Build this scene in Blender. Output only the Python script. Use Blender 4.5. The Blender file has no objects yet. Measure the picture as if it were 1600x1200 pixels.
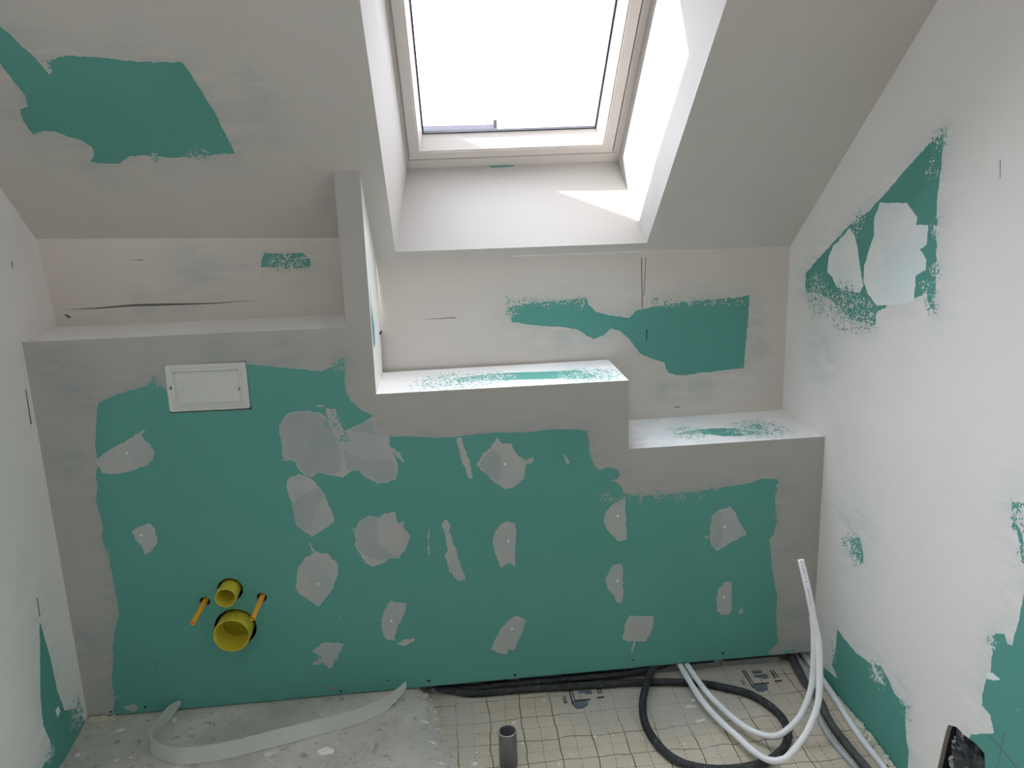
import bpy, bmesh, math, random
import numpy as np
from mathutils import Vector, Matrix, noise
from mathutils.geometry import delaunay_2d_cdt

S = bpy.context.scene
COL = S.collection

# ---------------------------------------------------------------- camera
YAW, PITCH, ROLL = -0.102224, -0.224902, 0.028929
cy, sy = math.cos(YAW), math.sin(YAW)
cp, sp = math.cos(PITCH), math.sin(PITCH)
cr, sr = math.cos(ROLL), math.sin(ROLL)
ROT = (Matrix(((cy, -sy, 0), (sy, cy, 0), (0, 0, 1)))
       @ Matrix(((1, 0, 0), (0, cp, -sp), (0, sp, cp)))
       @ Matrix(((cr, 0, sr), (0, 1, 0), (-sr, 0, cr))))
right_v, fwd_v, up_v = ROT.col[0], ROT.col[1], ROT.col[2]
cam_data = bpy.data.cameras.new('camera')
cam = bpy.data.objects.new('camera', cam_data)
COL.objects.link(cam)
cam_data.sensor_width = 36.0
cam_data.lens = 1230.743 / 1600 * 36.0
cam_data.shift_x = -(825.309 - 800) / 1600
cam_data.shift_y = (569.25 - 600) / 1600
cam_data.clip_start = 0.05
m = Matrix.Identity(4)
for i in range(3):
    m[i][0], m[i][1], m[i][2] = right_v[i], up_v[i], -fwd_v[i]
m[0][3], m[1][3], m[2][3] = 1.17276, -2.28066, 1.57626
cam.matrix_world = m
S.camera = cam

# ---------------------------------------------------------------- daylight
world = bpy.data.worlds.new('daylight_sky')
S.world = world
world.use_nodes = True
wt = world.node_tree
bg = wt.nodes['Background']
# hazy bright sky, with a broad glow added along the skylight to lift the room
SUN_DIR = Vector((2.094, -0.078, -1.26)).normalized()
GLOW_DIR = Vector((-0.18, 0.60, 0.72)).normalized()
SKY_BASE, SKY_GLOW, GLOW_K = 1.3, 13.0, 4.5
tc = wt.nodes.new('ShaderNodeTexCoord')
dot = wt.nodes.new('ShaderNodeVectorMath'); dot.operation = 'DOT_PRODUCT'
wt.links.new(tc.outputs['Generated'], dot.inputs[0]); dot.inputs[1].default_value = GLOW_DIR
def wmath(op, a, b):
    n = wt.nodes.new('ShaderNodeMath'); n.operation = op
    for s_, v_ in zip(n.inputs, (a, b)):
        if isinstance(v_, float): s_.default_value = v_
        else: wt.links.new(v_, s_)
    return n.outputs[0]
ex = wmath('EXPONENT', wmath('MULTIPLY', wmath('SUBTRACT', dot.outputs['Value'], 1.0), GLOW_K), 0.0)
strength = wmath('ADD', wmath('MULTIPLY', ex, SKY_GLOW), SKY_BASE)
bg.inputs['Color'].default_value = (0.90, 0.915, 1.0, 1)
wt.links.new(strength, bg.inputs['Strength'])
world.cycles.sampling_method = 'MANUAL'
world.cycles.sample_map_resolution = 256

sun_data = bpy.data.lights.new('sun', 'SUN')
sun_data.energy = 7.0
sun_data.angle = math.radians(0.6)
sun_data.color = (1.0, 0.93, 0.84)
sun = bpy.data.objects.new('sun', sun_data)
COL.objects.link(sun)
sun.location = (-4, 1, 5)
sun.rotation_mode = 'QUATERNION'
sun.rotation_quaternion = SUN_DIR.to_track_quat('-Z', 'Y')

S.view_settings.view_transform = 'Standard'
S.view_settings.look = 'None'
S.view_settings.gamma = 1.0
S.view_settings.use_curve_mapping = False
S.view_settings.exposure = 0.70
S.cycles.max_bounces = 11
S.cycles.diffuse_bounces = 9
S.cycles.transparent_max_bounces = 12
S.cycles.sample_clamp_indirect = 6.0

# x0, x1, y0, y1 and top of an unseen ceiling opening added for fill
FILL_OPENING = (0.22, 1.20, -1.70, -1.08, 2.84)

random.seed(4)

# outlines of bare board (G), filler patches (C), marks and cracks, in metres on each wall
MARKS = {
 'front': [
  ('G', 1, [(0.1754,1.0046),(0.2172,1.0234),(0.2645,1.0348),(0.3119,1.0463),(0.3342,1.0662),(0.3628,1.0328),(0.4,1.0661),(0.5616,1.0856),(0.5895,1.0969),(0.6356,1.0888),(0.6955,1.0799),(0.7422,1.0724),(0.8027,1.062),(0.824,1.0716),(0.8451,1.0777),(0.8638,1.0981),(0.8718,1.0691),(0.8662,1.0406),(0.8668,1.0043),(0.878,0.9708),(0.9038,0.9436),(0.9405,0.9192),(0.9002,0.8957),(0.857,0.8798),(0.8347,0.776),(0.9794,0.7814),(0.9842,0.853),(1.0622,0.8481),(1.1191,0.8407),(1.1766,0.8385),(1.2347,0.8432),(1.3075,0.8455),(1.3805,0.8409),(1.4246,0.8404),(1.469,0.8453),(1.5283,0.8416),(1.558,0.8374),(1.584,0.8327),(1.5859,0.8032),(1.5907,0.7561),(1.6054,0.7159),(1.6204,0.703),(1.647,0.7107),(1.6774,0.6991),(1.6865,0.6826),(1.6773,0.6697),(1.6506,0.6652),(1.6734,0.6596),(1.6887,0.6425),(1.6964,0.6219),(1.7233,0.6095),(1.7491,0.6084),(1.8266,0.606),(1.9359,0.6087),(1.9829,0.615),(2.0617,0.62),(2.1169,0.6283),(2.1404,0.6373),(2.1964,0.6333),(2.2064,0.6245),(2.1934,0.6106),(2.202,0.5977),(2.1924,0.5778),(2.194,0.5969),(2.1937,0.5474),(2.2028,0.4884),(2.195,0.4428),(2.1811,0.427),(2.1871,0.3798),(2.1938,0.3192),(2.2042,0.2663),(2.2161,0.2216),(2.2159,0.151),(2.2207,0.0791),(2.2265,0.0425),(2.1941,0.0139),(2.2033,-0.0052),(2.2039,-0.0403),(0.0671,-0.0502),(0.0737,-0.0029),(0.0784,0.0171),(0.0909,0.0666),(0.0874,0.1174),(0.1014,0.1826),(0.1079,0.2395),(0.1227,0.2951),(0.1409,0.3418),(0.1404,0.3979),(0.1378,0.4535),(0.1386,0.5082),(0.1315,0.5554),(0.1258,0.5866),(0.1345,0.6241),(0.1309,0.6699),(0.1263,0.7079),(0.136,0.752),(0.1365,0.7791),(0.1461,0.8226),(0.1488,0.8735),(0.1583,0.9307),(0.1687,0.9801)]),
  ('C', 1.5, [(0.1378,0.8342),(0.1812,0.8605),(0.2382,0.8896),(0.2597,0.9012),(0.2798,0.9029),(0.2843,0.8866),(0.2994,0.8747),(0.3074,0.8485),(0.2995,0.8233),(0.2738,0.8066),(0.2318,0.7932),(0.1845,0.7891),(0.1553,0.7941),(0.1456,0.819)]),
  ('C', 1.5, [(0.6645,0.8992),(0.6772,0.9241),(0.7031,0.9445),(0.7446,0.9472),(0.7854,0.9396),(0.8051,0.9274),(0.8069,0.9493),(0.8311,0.9479),(0.8391,0.918),(0.85,0.8802),(0.8698,0.864),(0.968,0.8578),(0.9623,0.775),(0.9318,0.7465),(0.8794,0.7592),(0.8396,0.749),(0.8349,0.7341),(0.8035,0.7401),(0.7695,0.7539),(0.7435,0.7382),(0.714,0.7615),(0.6994,0.7927),(0.6694,0.806),(0.6698,0.847)]),
  ('C', 1.5, [(0.8427,0.8471),(0.8512,0.8652),(0.8868,0.8719),(0.9321,0.8661),(0.9842,0.853),(0.9792,0.8308),(0.9888,0.815),(1.0005,0.7762),(1.0024,0.7493),(0.9933,0.7192),(0.9673,0.7071),(0.9386,0.7076),(0.9113,0.7249),(0.8911,0.7416),(0.8816,0.7576),(0.8634,0.7512),(0.8371,0.7316),(0.8129,0.7394),(0.8051,0.8157)]),
  ('C', 1.5, [(0.8521,0.8764),(0.9404,0.9133),(0.9563,0.8586),(0.9842,0.853),(0.9837,0.8455),(0.885,0.8481)]),
  ('C', 1.5, [(0.6734,0.7377),(0.7062,0.7529),(0.7335,0.7449),(0.753,0.7268),(0.7747,0.691),(0.803,0.6035),(0.7946,0.5885),(0.7529,0.5603),(0.7303,0.5479),(0.7107,0.5675),(0.6877,0.5889),(0.6842,0.6514),(0.6714,0.7023)]),
  ('C', 1.5, [(0.2134,0.6065),(0.2396,0.6236),(0.2673,0.6276),(0.282,0.6088),(0.2821,0.5664),(0.2635,0.5446),(0.2408,0.5294),(0.2344,0.5586),(0.22,0.5791)]),
  ('C', 1.5, [(0.7403,0.4979),(0.7755,0.4871),(0.798,0.4531),(0.7997,0.4288),(0.7806,0.3735),(0.7482,0.3355),(0.728,0.3126),(0.7113,0.3306),(0.6778,0.3622),(0.6674,0.3835),(0.6783,0.4471),(0.7029,0.4811)]),
  ('C', 1.5, [(0.718,0.5299),(0.723,0.5295),(0.7348,0.5),(0.7289,0.4989)]),
  ('C', 3.0, [(0.685,0.1156),(0.7237,0.133),(0.7244,0.1414),(0.6965,0.1611),(0.728,0.1834),(0.7583,0.1914),(0.7997,0.179),(0.7765,0.1405),(0.7467,0.0965),(0.7297,0.1153)]),
  ('C', 1.5, [(0.8589,0.552),(0.8723,0.5865),(0.9025,0.6038),(0.9309,0.5977),(0.9535,0.6094),(0.9839,0.6095),(0.9911,0.5734),(1.0113,0.5813),(1.0082,0.5562),(1.0269,0.5268),(1.0074,0.4842),(0.9873,0.4576),(0.958,0.46),(0.9347,0.4417),(0.905,0.4361),(0.884,0.45),(0.8682,0.4835),(0.8575,0.5044)]),
  ('C', 1.5, [(1.0803,0.5466),(1.0862,0.5461),(1.0796,0.4556),(1.0768,0.4704)]),
  ('C', 1.5, [(1.1237,0.5592),(1.1379,0.5764),(1.1502,0.5571),(1.1468,0.5334),(1.1626,0.4756),(1.1682,0.4385),(1.1781,0.409),(1.1891,0.371),(1.1646,0.3632),(1.1543,0.3822),(1.1399,0.3958),(1.1341,0.4291),(1.1281,0.4581),(1.1401,0.4734)]),
  ('C', 1.5, [(1.2881,0.5223),(1.3077,0.5474),(1.3304,0.5521),(1.3505,0.5441),(1.3537,0.5293),(1.3457,0.3974),(1.3294,0.4112),(1.3001,0.3971),(1.2921,0.4283),(1.2798,0.462),(1.2795,0.4946)]),
  ('C', 2.25, [(1.2379,0.7487),(1.2573,0.7744),(1.2839,0.7996),(1.3069,0.8302),(1.3209,0.8125),(1.3499,0.8029),(1.3636,0.7712),(1.3888,0.7462),(1.4115,0.7618),(1.4148,0.7484),(1.3923,0.7382),(1.3835,0.6919),(1.3566,0.6662),(1.3267,0.662),(1.3013,0.678),(1.2729,0.7074),(1.2483,0.7363)]),
  ('C', 1.5, [(1.1822,0.8344),(1.1982,0.8372),(1.2039,0.8048),(1.22,0.7576),(1.2264,0.7028),(1.2153,0.7013),(1.2011,0.7434),(1.1887,0.7905)]),
  ('C', 1.5, [(1.6539,0.5793),(1.7017,0.6097),(1.7063,0.4647),(1.6829,0.4559),(1.6651,0.4763),(1.6458,0.4943),(1.6328,0.5239),(1.6345,0.5523)]),
  ('C', 1.5, [(1.6568,0.3729),(1.6686,0.3786),(1.6921,0.3784),(1.6959,0.2763),(1.6903,0.2425),(1.6721,0.2442),(1.6643,0.2706),(1.6407,0.2982),(1.637,0.3325)]),
  ('C', 1.5, [(1.7158,0.1927),(1.7985,0.1833),(1.7924,0.1375),(1.7724,0.0935),(1.7078,0.0998),(1.6917,0.1075),(1.6982,0.1551)]),
  ('C', 1.5, [(1.7304,0.0994),(1.7385,0.0986),(1.7256,0.0573),(1.7215,0.0595)]),
  ('C', 1.5, [(1.9852,0.5217),(2.0046,0.5408),(2.048,0.55),(2.1017,0.4501),(2.0518,0.423),(2.0043,0.3989),(1.9837,0.4217),(1.9789,0.4556)]),
  ('C', 1.5, [(2.0089,0.2226),(2.012,0.2571),(2.0317,0.2813),(2.0577,0.2834),(2.0624,0.1827),(2.053,0.166),(2.0267,0.1666),(2.0099,0.1831)]),
  ('C', 1.5, [(0.9203,0.2534),(0.9315,0.2858),(0.9481,0.3118),(1.002,0.3028),(0.9899,0.2638),(0.9643,0.2157),(0.9541,0.1759),(0.9247,0.1856),(0.9174,0.2116)]),
  ('C', 1.5, [(0.9607,0.1608),(0.9843,0.1756),(1.0186,0.1782),(1.0139,0.1642),(0.983,0.1544)]),
  ('C', 1.5, [(1.2587,0.1145),(1.2741,0.152),(1.2989,0.1926),(1.3427,0.2296),(1.3769,0.2068),(1.3558,0.1528),(1.3332,0.1029),(1.3154,0.109),(1.3069,0.0898),(1.28,0.1012)]),
  ('C', 1.5, [(2.0853,0.163),(2.0957,0.1973),(2.0982,0.1707)]),
  ('C', 1.5, [(0.1068,0.0268),(0.1438,0.0356),(0.1557,0.0172),(0.1399,0.0061),(0.1192,0.0126)]),
  ('C', 1.5, [(1.5082,0.76),(1.5157,0.7596),(1.5265,0.733),(1.5203,0.7272)]),
  ('C', 1.5, [(1.9565,0.4557),(1.975,0.4509),(1.9711,0.447),(1.9598,0.4504)]),
  ('C', 1.5, [(0.7816,0.9596),(0.8025,0.962),(0.8007,0.9578),(0.7833,0.9559)]),
  ('C', 1.5, [(0.2599,0.9027),(0.2919,0.9188),(0.2872,0.9082),(0.2688,0.8949)]),
  ('C', 1.5, [(0.9891,0.8188),(1.0124,0.7945),(1.023,0.7693),(1.0145,0.7699),(1,0.7892)]),
  ('C', 1.5, [(0.6618,0.799),(0.7008,0.8076),(0.6787,0.7941)]),
  ('W', 0, [(0.2342,0.8497),(0.2327,0.8464),(0.2303,0.8457),(0.2289,0.8482),(0.2294,0.852),(0.2315,0.8542),(0.2337,0.8531)]),
  ('W', 0, [(0.739,0.8686),(0.7376,0.8652),(0.7352,0.8645),(0.7336,0.8671),(0.7339,0.8709),(0.736,0.8732),(0.7383,0.8721)]),
  ('W', 0, [(0.2403,0.5929),(0.2388,0.5894),(0.2364,0.5887),(0.2349,0.5913),(0.2354,0.5953),(0.2376,0.5976),(0.2397,0.5965)]),
  ('W', 0, [(0.7365,0.6265),(0.7351,0.623),(0.7327,0.6223),(0.731,0.625),(0.7313,0.629),(0.7335,0.6313),(0.7358,0.6302)]),
  ('W', 0, [(0.7377,0.3911),(0.7362,0.3874),(0.7337,0.3867),(0.732,0.3895),(0.7324,0.3937),(0.7346,0.3962),(0.7369,0.395)]),
  ('W', 0, [(0.9196,0.5528),(0.9182,0.5491),(0.9157,0.5484),(0.9139,0.5512),(0.9142,0.5553),(0.9164,0.5577),(0.9188,0.5565)]),
  ('W', 0, [(1.68,0.5448),(1.6788,0.5411),(1.6762,0.5403),(1.6741,0.5432),(1.6742,0.5474),(1.6763,0.5499),(1.6789,0.5487)]),
  ('W', 0, [(1.6794,0.3203),(1.6782,0.3165),(1.6755,0.3157),(1.6734,0.3187),(1.6735,0.3231),(1.6756,0.3257),(1.6783,0.3244)]),
  ('W', 0, [(0.9526,0.2445),(0.9512,0.2407),(0.9487,0.24),(0.9468,0.2429),(0.9471,0.2473),(0.9493,0.2498),(0.9518,0.2485)]),
  ('W', 0, [(1.3326,0.1809),(1.3313,0.177),(1.3286,0.1762),(1.3266,0.1792),(1.3268,0.1837),(1.329,0.1863),(1.3316,0.185)]),
  ('W', 0, [(1.3288,0.7425),(1.3275,0.7389),(1.325,0.7382),(1.3231,0.7409),(1.3232,0.7449),(1.3254,0.7473),(1.3278,0.7462)]),
  ('W', 0, [(1.3312,0.4864),(1.3299,0.4827),(1.3273,0.482),(1.3254,0.4848),(1.3256,0.4891),(1.3277,0.4915),(1.3302,0.4903)]),
  ('W', 0, [(2.0309,0.4808),(2.0298,0.477),(2.0271,0.4762),(2.0249,0.4791),(2.0248,0.4835),(2.0269,0.486),(2.0296,0.4848)]),
  ('W', 0, [(2.0365,0.2288),(2.0353,0.2248),(2.0326,0.2241),(2.0303,0.2271),(2.0302,0.2317),(2.0324,0.2343),(2.0351,0.233)]),
  ('D', 0, [(0.7777,0.0112),(0.776,0.0083),(0.7728,0.0079),(0.7704,0.0103),(0.7707,0.0137),(0.7734,0.0155),(0.7765,0.0144)]),
  ('D', 0, [(0.9252,0.0359),(0.9238,0.0336),(0.9212,0.0333),(0.9193,0.0352),(0.9195,0.0379),(0.9217,0.0393),(0.9242,0.0384)]),
  ('D', 0, [(1.0584,0.0195),(1.0564,0.016),(1.0524,0.0155),(1.0495,0.0184),(1.0497,0.0225),(1.053,0.0247),(1.0569,0.0233)]),
  ('D', 0, [(1.3381,0.0119),(1.3362,0.0083),(1.3322,0.0078),(1.329,0.0108),(1.3292,0.0149),(1.3325,0.0171),(1.3365,0.0158)]),
  ('D', 0, [(1.7305,0.0274),(1.7293,0.025),(1.7265,0.0247),(1.7243,0.0266),(1.7243,0.0294),(1.7266,0.0309),(1.7293,0.03)]),
  ('D', 0, [(0.1767,0.0184),(0.175,0.0155),(0.1719,0.0151),(0.1697,0.0175),(0.1702,0.0208),(0.1729,0.0225),(0.1758,0.0214)]),
  ('D', 0, [(0.0734,0.0125),(0.0717,0.0097),(0.0686,0.0093),(0.0665,0.0116),(0.067,0.0149),(0.0697,0.0167),(0.0726,0.0156)]),
  ('D', 0, [(0.2235,0.1637),(0.2224,0.162),(0.2206,0.1618),(0.2193,0.1631),(0.2196,0.165),(0.2212,0.1661),(0.2229,0.1655)]),
  ('D', 0, [(2.0398,0.0228),(2.0383,0.0197),(2.0348,0.0193),(2.0319,0.0218),(2.0319,0.0253),(2.0347,0.0272),(2.0382,0.026)]),
  ('B', 1, [(0.8625,0.5517),(0.8759,0.5862),(0.9022,0.5999),(0.9308,0.5954),(0.9256,0.5626),(0.9288,0.5146),(0.9591,0.476),(0.9876,0.4632),(0.9655,0.4618),(0.9355,0.4538),(0.8997,0.4648),(0.8722,0.4872),(0.8592,0.5082)]),
  ('B', 1, [(0.6801,0.6594),(0.7144,0.6877),(0.7654,0.707),(0.7769,0.6754),(0.7454,0.6391),(0.7329,0.5776),(0.711,0.5714),(0.6881,0.5928)]),
  ('B', 1, [(0.6679,0.899),(0.6806,0.9239),(0.7062,0.9407),(0.7442,0.9421),(0.7849,0.9345),(0.8159,0.8898),(0.8377,0.8136),(0.8329,0.7533),(0.8039,0.7439),(0.7698,0.7576),(0.744,0.7442),(0.7178,0.765),(0.7032,0.7962),(0.6735,0.8132),(0.6733,0.8468)]),
  ('B', 1, [(0.8447,0.8282),(0.8742,0.7998),(0.9154,0.7819),(0.9863,0.7772),(0.9998,0.7648),(0.9914,0.7231),(0.9677,0.7132),(0.939,0.7129),(0.9151,0.7285),(0.8917,0.7492),(0.8496,0.756)]),
  ('B', 1, [(0.8662,0.8777),(0.9372,0.9083),(0.9382,0.8822),(0.9493,0.8605),(0.8939,0.873)]),
  ('B', 1, [(1.2452,0.7482),(1.2684,0.7775),(1.2909,0.7914),(1.3122,0.7746),(1.3179,0.7277),(1.3016,0.6858),(1.273,0.7113)]),
  ('B', 1, [(1.9837,0.5176),(2.0047,0.5367),(2.0207,0.5314),(2.0098,0.4949),(2.0267,0.4602),(2.0118,0.4194),(2.0041,0.4049),(1.986,0.4232),(1.9805,0.4555)]),
  ('G', 0.5, [(2.249,0.0112),(2.2827,0.0143),(2.2917,0.0052),(2.2494,0.0021)]),
  ('S', 0, [(0.742,0.0306),(0.7599,0.0287),(0.7588,0.0149),(0.7409,0.0168)]),
 ],
 'right': [
  ('B', 1, [(-0.2463,1.491),(-0.3341,1.4931),(-0.3794,1.4645),(-0.3867,1.411),(-0.352,1.3596),(-0.2471,1.3046),(-0.203,1.3198),(-0.1911,1.3653),(-0.2196,1.4261)]),
  ('G', 1.5, [(-0.4719,1.669),(-0.4142,1.6408),(-0.3413,1.5946),(-0.2207,1.5095),(-0.1766,1.4796),(-0.0665,1.4319),(-0.0017,1.3897),(0.1113,1.3186),(0.1876,1.2649),(0.186,1.219),(0.1642,1.206),(0.0991,1.2106),(0.021,1.206),(-0.0399,1.1889),(-0.1131,1.1607),(-0.2406,1.1684),(-0.2423,1.2023),(-0.3133,1.2393),(-0.4065,1.2651),(-0.454,1.2836),(-0.4779,1.2511),(-0.4954,1.2478),(-0.485,1.3694),(-0.4743,1.4453),(-0.4671,1.5301),(-0.4729,1.5857)]),
  ('C', 1, [(-0.2219,1.5),(-0.3434,1.5023),(-0.3941,1.468),(-0.3915,1.4501),(-0.4407,1.4494),(-0.4424,1.4029),(-0.4149,1.389),(-0.4475,1.3661),(-0.4459,1.3423),(-0.4088,1.3233),(-0.4074,1.259),(-0.3141,1.233),(-0.2398,1.222),(-0.1934,1.2492),(-0.1643,1.2796),(-0.1647,1.3272),(-0.1889,1.3828),(-0.2034,1.4122),(-0.1977,1.4575)]),
  ('C', 1, [(-0.0163,1.387),(-0.0741,1.4253),(-0.1035,1.4029),(-0.1195,1.3801),(-0.1198,1.3778),(-0.1482,1.3052),(-0.1655,1.2695),(-0.1494,1.2434),(-0.1029,1.2443),(-0.0188,1.2445),(0.0139,1.2736),(0.0453,1.285),(0.0428,1.3295),(0.0176,1.368),(-0.0166,1.3847)]),
  ('G', 1.5, [(-0.1799,0.4977),(-0.2381,0.5288),(-0.2624,0.4943),(-0.2665,0.4618),(-0.2403,0.4564),(-0.2048,0.4663)]),
  ('G', 1.5, [(-0.1464,0.478),(-0.1707,0.4799),(-0.1582,0.4636),(-0.1516,0.4709)]),
  ('G', 1, [(-0.1485,0.1728),(-0.191,0.1669),(-0.2629,0.1627),(-0.3415,0.1777),(-0.3888,0.2049),(-0.4336,0.1889),(-0.4662,0.1659),(-0.5227,0.169),(-0.5231,0.1246),(-0.5355,0.074),(-0.5501,0.0479),(-0.5521,-0.0493),(-0.2949,-0.0972),(-0.0595,-0.0487),(-0.0588,-0.0131),(-0.1723,0.0103),(-0.1308,0.0345),(-0.1458,0.1047)]),
  ('C', 1, [(-0.3511,0.1839),(-0.3734,0.1791),(-0.4193,0.1599),(-0.3962,0.1478),(-0.3626,0.164)]),
  ('G', 1, [(-0.88,0.7291),(-0.8733,0.6352),(-0.8624,0.5649),(-0.8485,0.5591),(-0.8367,0.5784),(-0.8101,0.5621),(-0.8079,0.5245),(-0.8091,0.4641),(-0.7979,0.4317),(-0.791,0.3956),(-0.7953,0.367),(-0.8241,0.3629),(-0.8411,0.3287),(-0.7715,0.2717),(-0.7664,0.248),(-0.7928,0.2426),(-0.8296,0.1619),(-1.2802,0.31),(-1.1607,1.0199),(-0.8856,0.8251)]),
  ('C', 1, [(-0.7949,0.4515),(-0.8166,0.4662),(-0.8398,0.4667),(-0.8263,0.4538),(-0.8043,0.4424)]),
  ('G', 2, [(-0.8106,0.8822),(-0.8345,0.8893),(-0.8339,0.87),(-0.8194,0.872)]),
  ('G', 2, [(-0.8187,0.8524),(-0.8326,0.8556),(-0.839,0.8364),(-0.8557,0.8193),(-0.8744,0.765),(-0.8607,0.7637),(-0.8442,0.8167),(-0.8257,0.8305)]),
  ('T', 0, [(-0.8277,0.312),(-0.8304,0.3154),(-0.9205,0.3026),(-0.9176,0.2983)]),
  ('T', 0, [(-0.8684,0.3529),(-0.8711,0.355),(-0.8652,0.2567),(-0.8624,0.2544)]),
  ('T', 0, [(-0.6691,1.5987),(-0.672,1.5986),(-0.6772,1.5588),(-0.6751,1.5588)]),
  ('HOLE', 1.8, [(-0.6915,0.2372),(-0.7214,0.2532),(-0.7481,0.2536),(-0.7902,0.2602),(-0.8196,0.2577),(-0.8313,0.2059),(-0.6666,0.0738),(-0.6789,0.1723),(-0.6857,0.2122)]),
 ],
 'back': [
  ('G', 1, [(1.3728,1.1782),(1.4291,1.1876),(1.4694,1.1897),(1.5502,1.1924),(1.5909,1.1961),(1.6415,1.1962),(1.6461,1.1774),(1.6721,1.1518),(1.7131,1.1375),(1.7877,1.1241),(1.8127,1.1491),(1.8711,1.1586),(1.9298,1.1641),(1.9074,1.1651),(1.9914,1.1719),(2.0761,1.1737),(2.1614,1.1756),(2.2084,1.1834),(2.2068,1.0968),(2.2008,1.0126),(2.1964,0.9272),(2.1075,0.922),(2.0296,0.918),(1.978,0.9116),(1.9263,0.924),(1.9159,0.9433),(1.9132,0.9605),(1.8748,0.9753),(1.8409,0.9915),(1.8237,0.9992),(1.7876,1.0513),(1.7543,1.0821),(1.7252,1.0901),(1.696,1.0685),(1.6627,1.0579),(1.6381,1.0715),(1.6055,1.0938),(1.5484,1.1049),(1.4673,1.113),(1.3871,1.1292),(1.3882,1.1614)]),
  ('T', 0, [(1.8283,1.3263),(1.8316,1.3261),(1.8344,1.1563),(1.831,1.1564)]),
  ('T', 0, [(1.8439,1.3256),(1.8464,1.3255),(1.8393,1.1969),(1.8368,1.197)]),
  ('T', 0, [(1.0716,1.1513),(1.2011,1.1537),(1.201,1.1505),(1.1341,1.1506)]),
  ('D', 0, [(1.8471,1.0814),(1.8505,1.0813),(1.8489,1.0414),(1.8464,1.0415)]),
  ('T', 0, [(1.9404,0.7999),(1.9707,0.8041),(1.9621,0.7977)]),
 ],
 'backl': [
  ('G', 1, [(0.6097,1.3489),(0.6155,1.3712),(0.6278,1.3945),(0.6668,1.39),(0.7425,1.3886),(0.7585,1.3693),(0.7631,1.3578),(0.7558,1.3445),(0.7228,1.3428),(0.6691,1.3503),(0.6255,1.3483)]),
  ('T', 0.5, [(0.0127,1.2432),(0.1037,1.245),(0.2103,1.2506),(0.3163,1.248),(0.4593,1.2444),(0.5904,1.2461),(0.4587,1.2406),(0.3153,1.2419),(0.209,1.2438),(0.1028,1.2405)]),
  ('T', 0, [(0.2286,1.3872),(0.2702,1.387),(0.2697,1.3841)]),
  ('T', 0.5, [(0.0082,1.2283),(0.0199,1.2277),(0.0296,1.2173),(0.0206,1.2147)]),
  ('T', 0, [(0.6613,1.1643),(0.7288,1.1673),(0.7285,1.1641)]),
 ],
 'slope': [
  ('G', 1, [(0.2119,-0.4447),(0.2482,-0.3522),(0.2607,-0.3337),(0.2686,-0.3147),(0.2823,-0.2877),(0.2902,-0.2534),(0.3032,-0.2622),(0.3008,-0.2775),(0.3063,-0.2851),(0.3526,-0.2939),(0.4374,-0.2881),(0.5121,-0.2802),(0.5964,-0.2788),(0.6041,-0.2579),(0.6144,-0.2144),(0.6268,-0.1566),(0.6334,-0.1009),(0.6388,-0.055),(0.6082,-0.0555),(0.5705,-0.0528),(0.5267,-0.0502),(0.4761,-0.0457),(0.4288,-0.0486),(0.402,-0.0558),(0.3631,-0.0498),(0.336,-0.0314),(0.3004,-0.0327),(0.2672,-0.0381),(0.2831,-0.0546),(0.2911,-0.0774),(0.2794,-0.0936),(0.252,-0.1066),(0.2251,-0.1193),(0.1988,-0.1228),(0.1708,-0.1139),(0.1671,-0.1443),(0.1762,-0.1762),(0.1987,-0.1817),(0.2089,-0.2068),(0.2038,-0.2366),(0.1995,-0.278),(0.1717,-0.3892)]),
 ],
 'left': [
  ('G', 1, [(-0.1835,0.4386),(-0.1778,0.413),(-0.1607,0.3125),(-0.1549,0.201),(-0.1337,0.1229),(-0.059,0.0768),(-0.0218,-0.0007),(-0.0786,-0.0162),(-0.2022,0.0005),(-0.2971,0.0169),(-0.3555,0.0664),(-0.2967,0.0776),(-0.2466,0.0601),(-0.245,0.105),(-0.2658,0.1741),(-0.2526,0.2542)]),
  ('C', 1, [(-0.1853,0.1605),(-0.163,0.1599),(-0.1624,0.1399),(-0.182,0.1347)]),
  ('T', 0, [(0.0184,1.4109),(0.0248,1.4123),(0.0231,1.3928),(0.0174,1.3933)]),
  ('T', 0, [(-0.0302,1.061),(-0.0232,1.0592),(-0.0267,0.9593),(-0.0352,0.9619)]),
  ('T', 0, [(-0.1765,0.5076),(-0.1713,0.5047),(-0.1744,0.4494),(-0.1796,0.4524)]),
 ],
 's2': [
  ('G', 1, [(1.1596,0.0981),(1.194,0.1534),(1.3256,0.1828),(1.5343,0.1687),(1.5932,0.1688),(1.6124,0.1238),(1.6298,0.0549),(1.5112,0.0659),(1.4006,0.0814),(1.2894,0.0938),(1.2148,0.0858)]),
 ],
 's3': [
  ('G', 1, [(1.8883,0.1108),(1.9476,0.146),(2.0312,0.1506),(2.0945,0.1433),(2.131,0.1094),(2.1941,0.0838),(2.1879,0.0592),(2.103,0.0582),(2.0408,0.0629),(2.0092,0.0869),(1.936,0.1091)]),
  ('G', 1, [(2.1348,0.1406),(2.1678,0.1612),(2.205,0.1703),(2.1898,0.1029),(2.1559,0.131)]),
 ],
 'fin': [
  ('G', 1, [(0.0553,1.3395),(0.0441,1.2494),(0.0923,1.1769),(0.0859,1.1193),(0.0298,1.116),(0.0212,1.2034)]),
 ],
}
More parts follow.
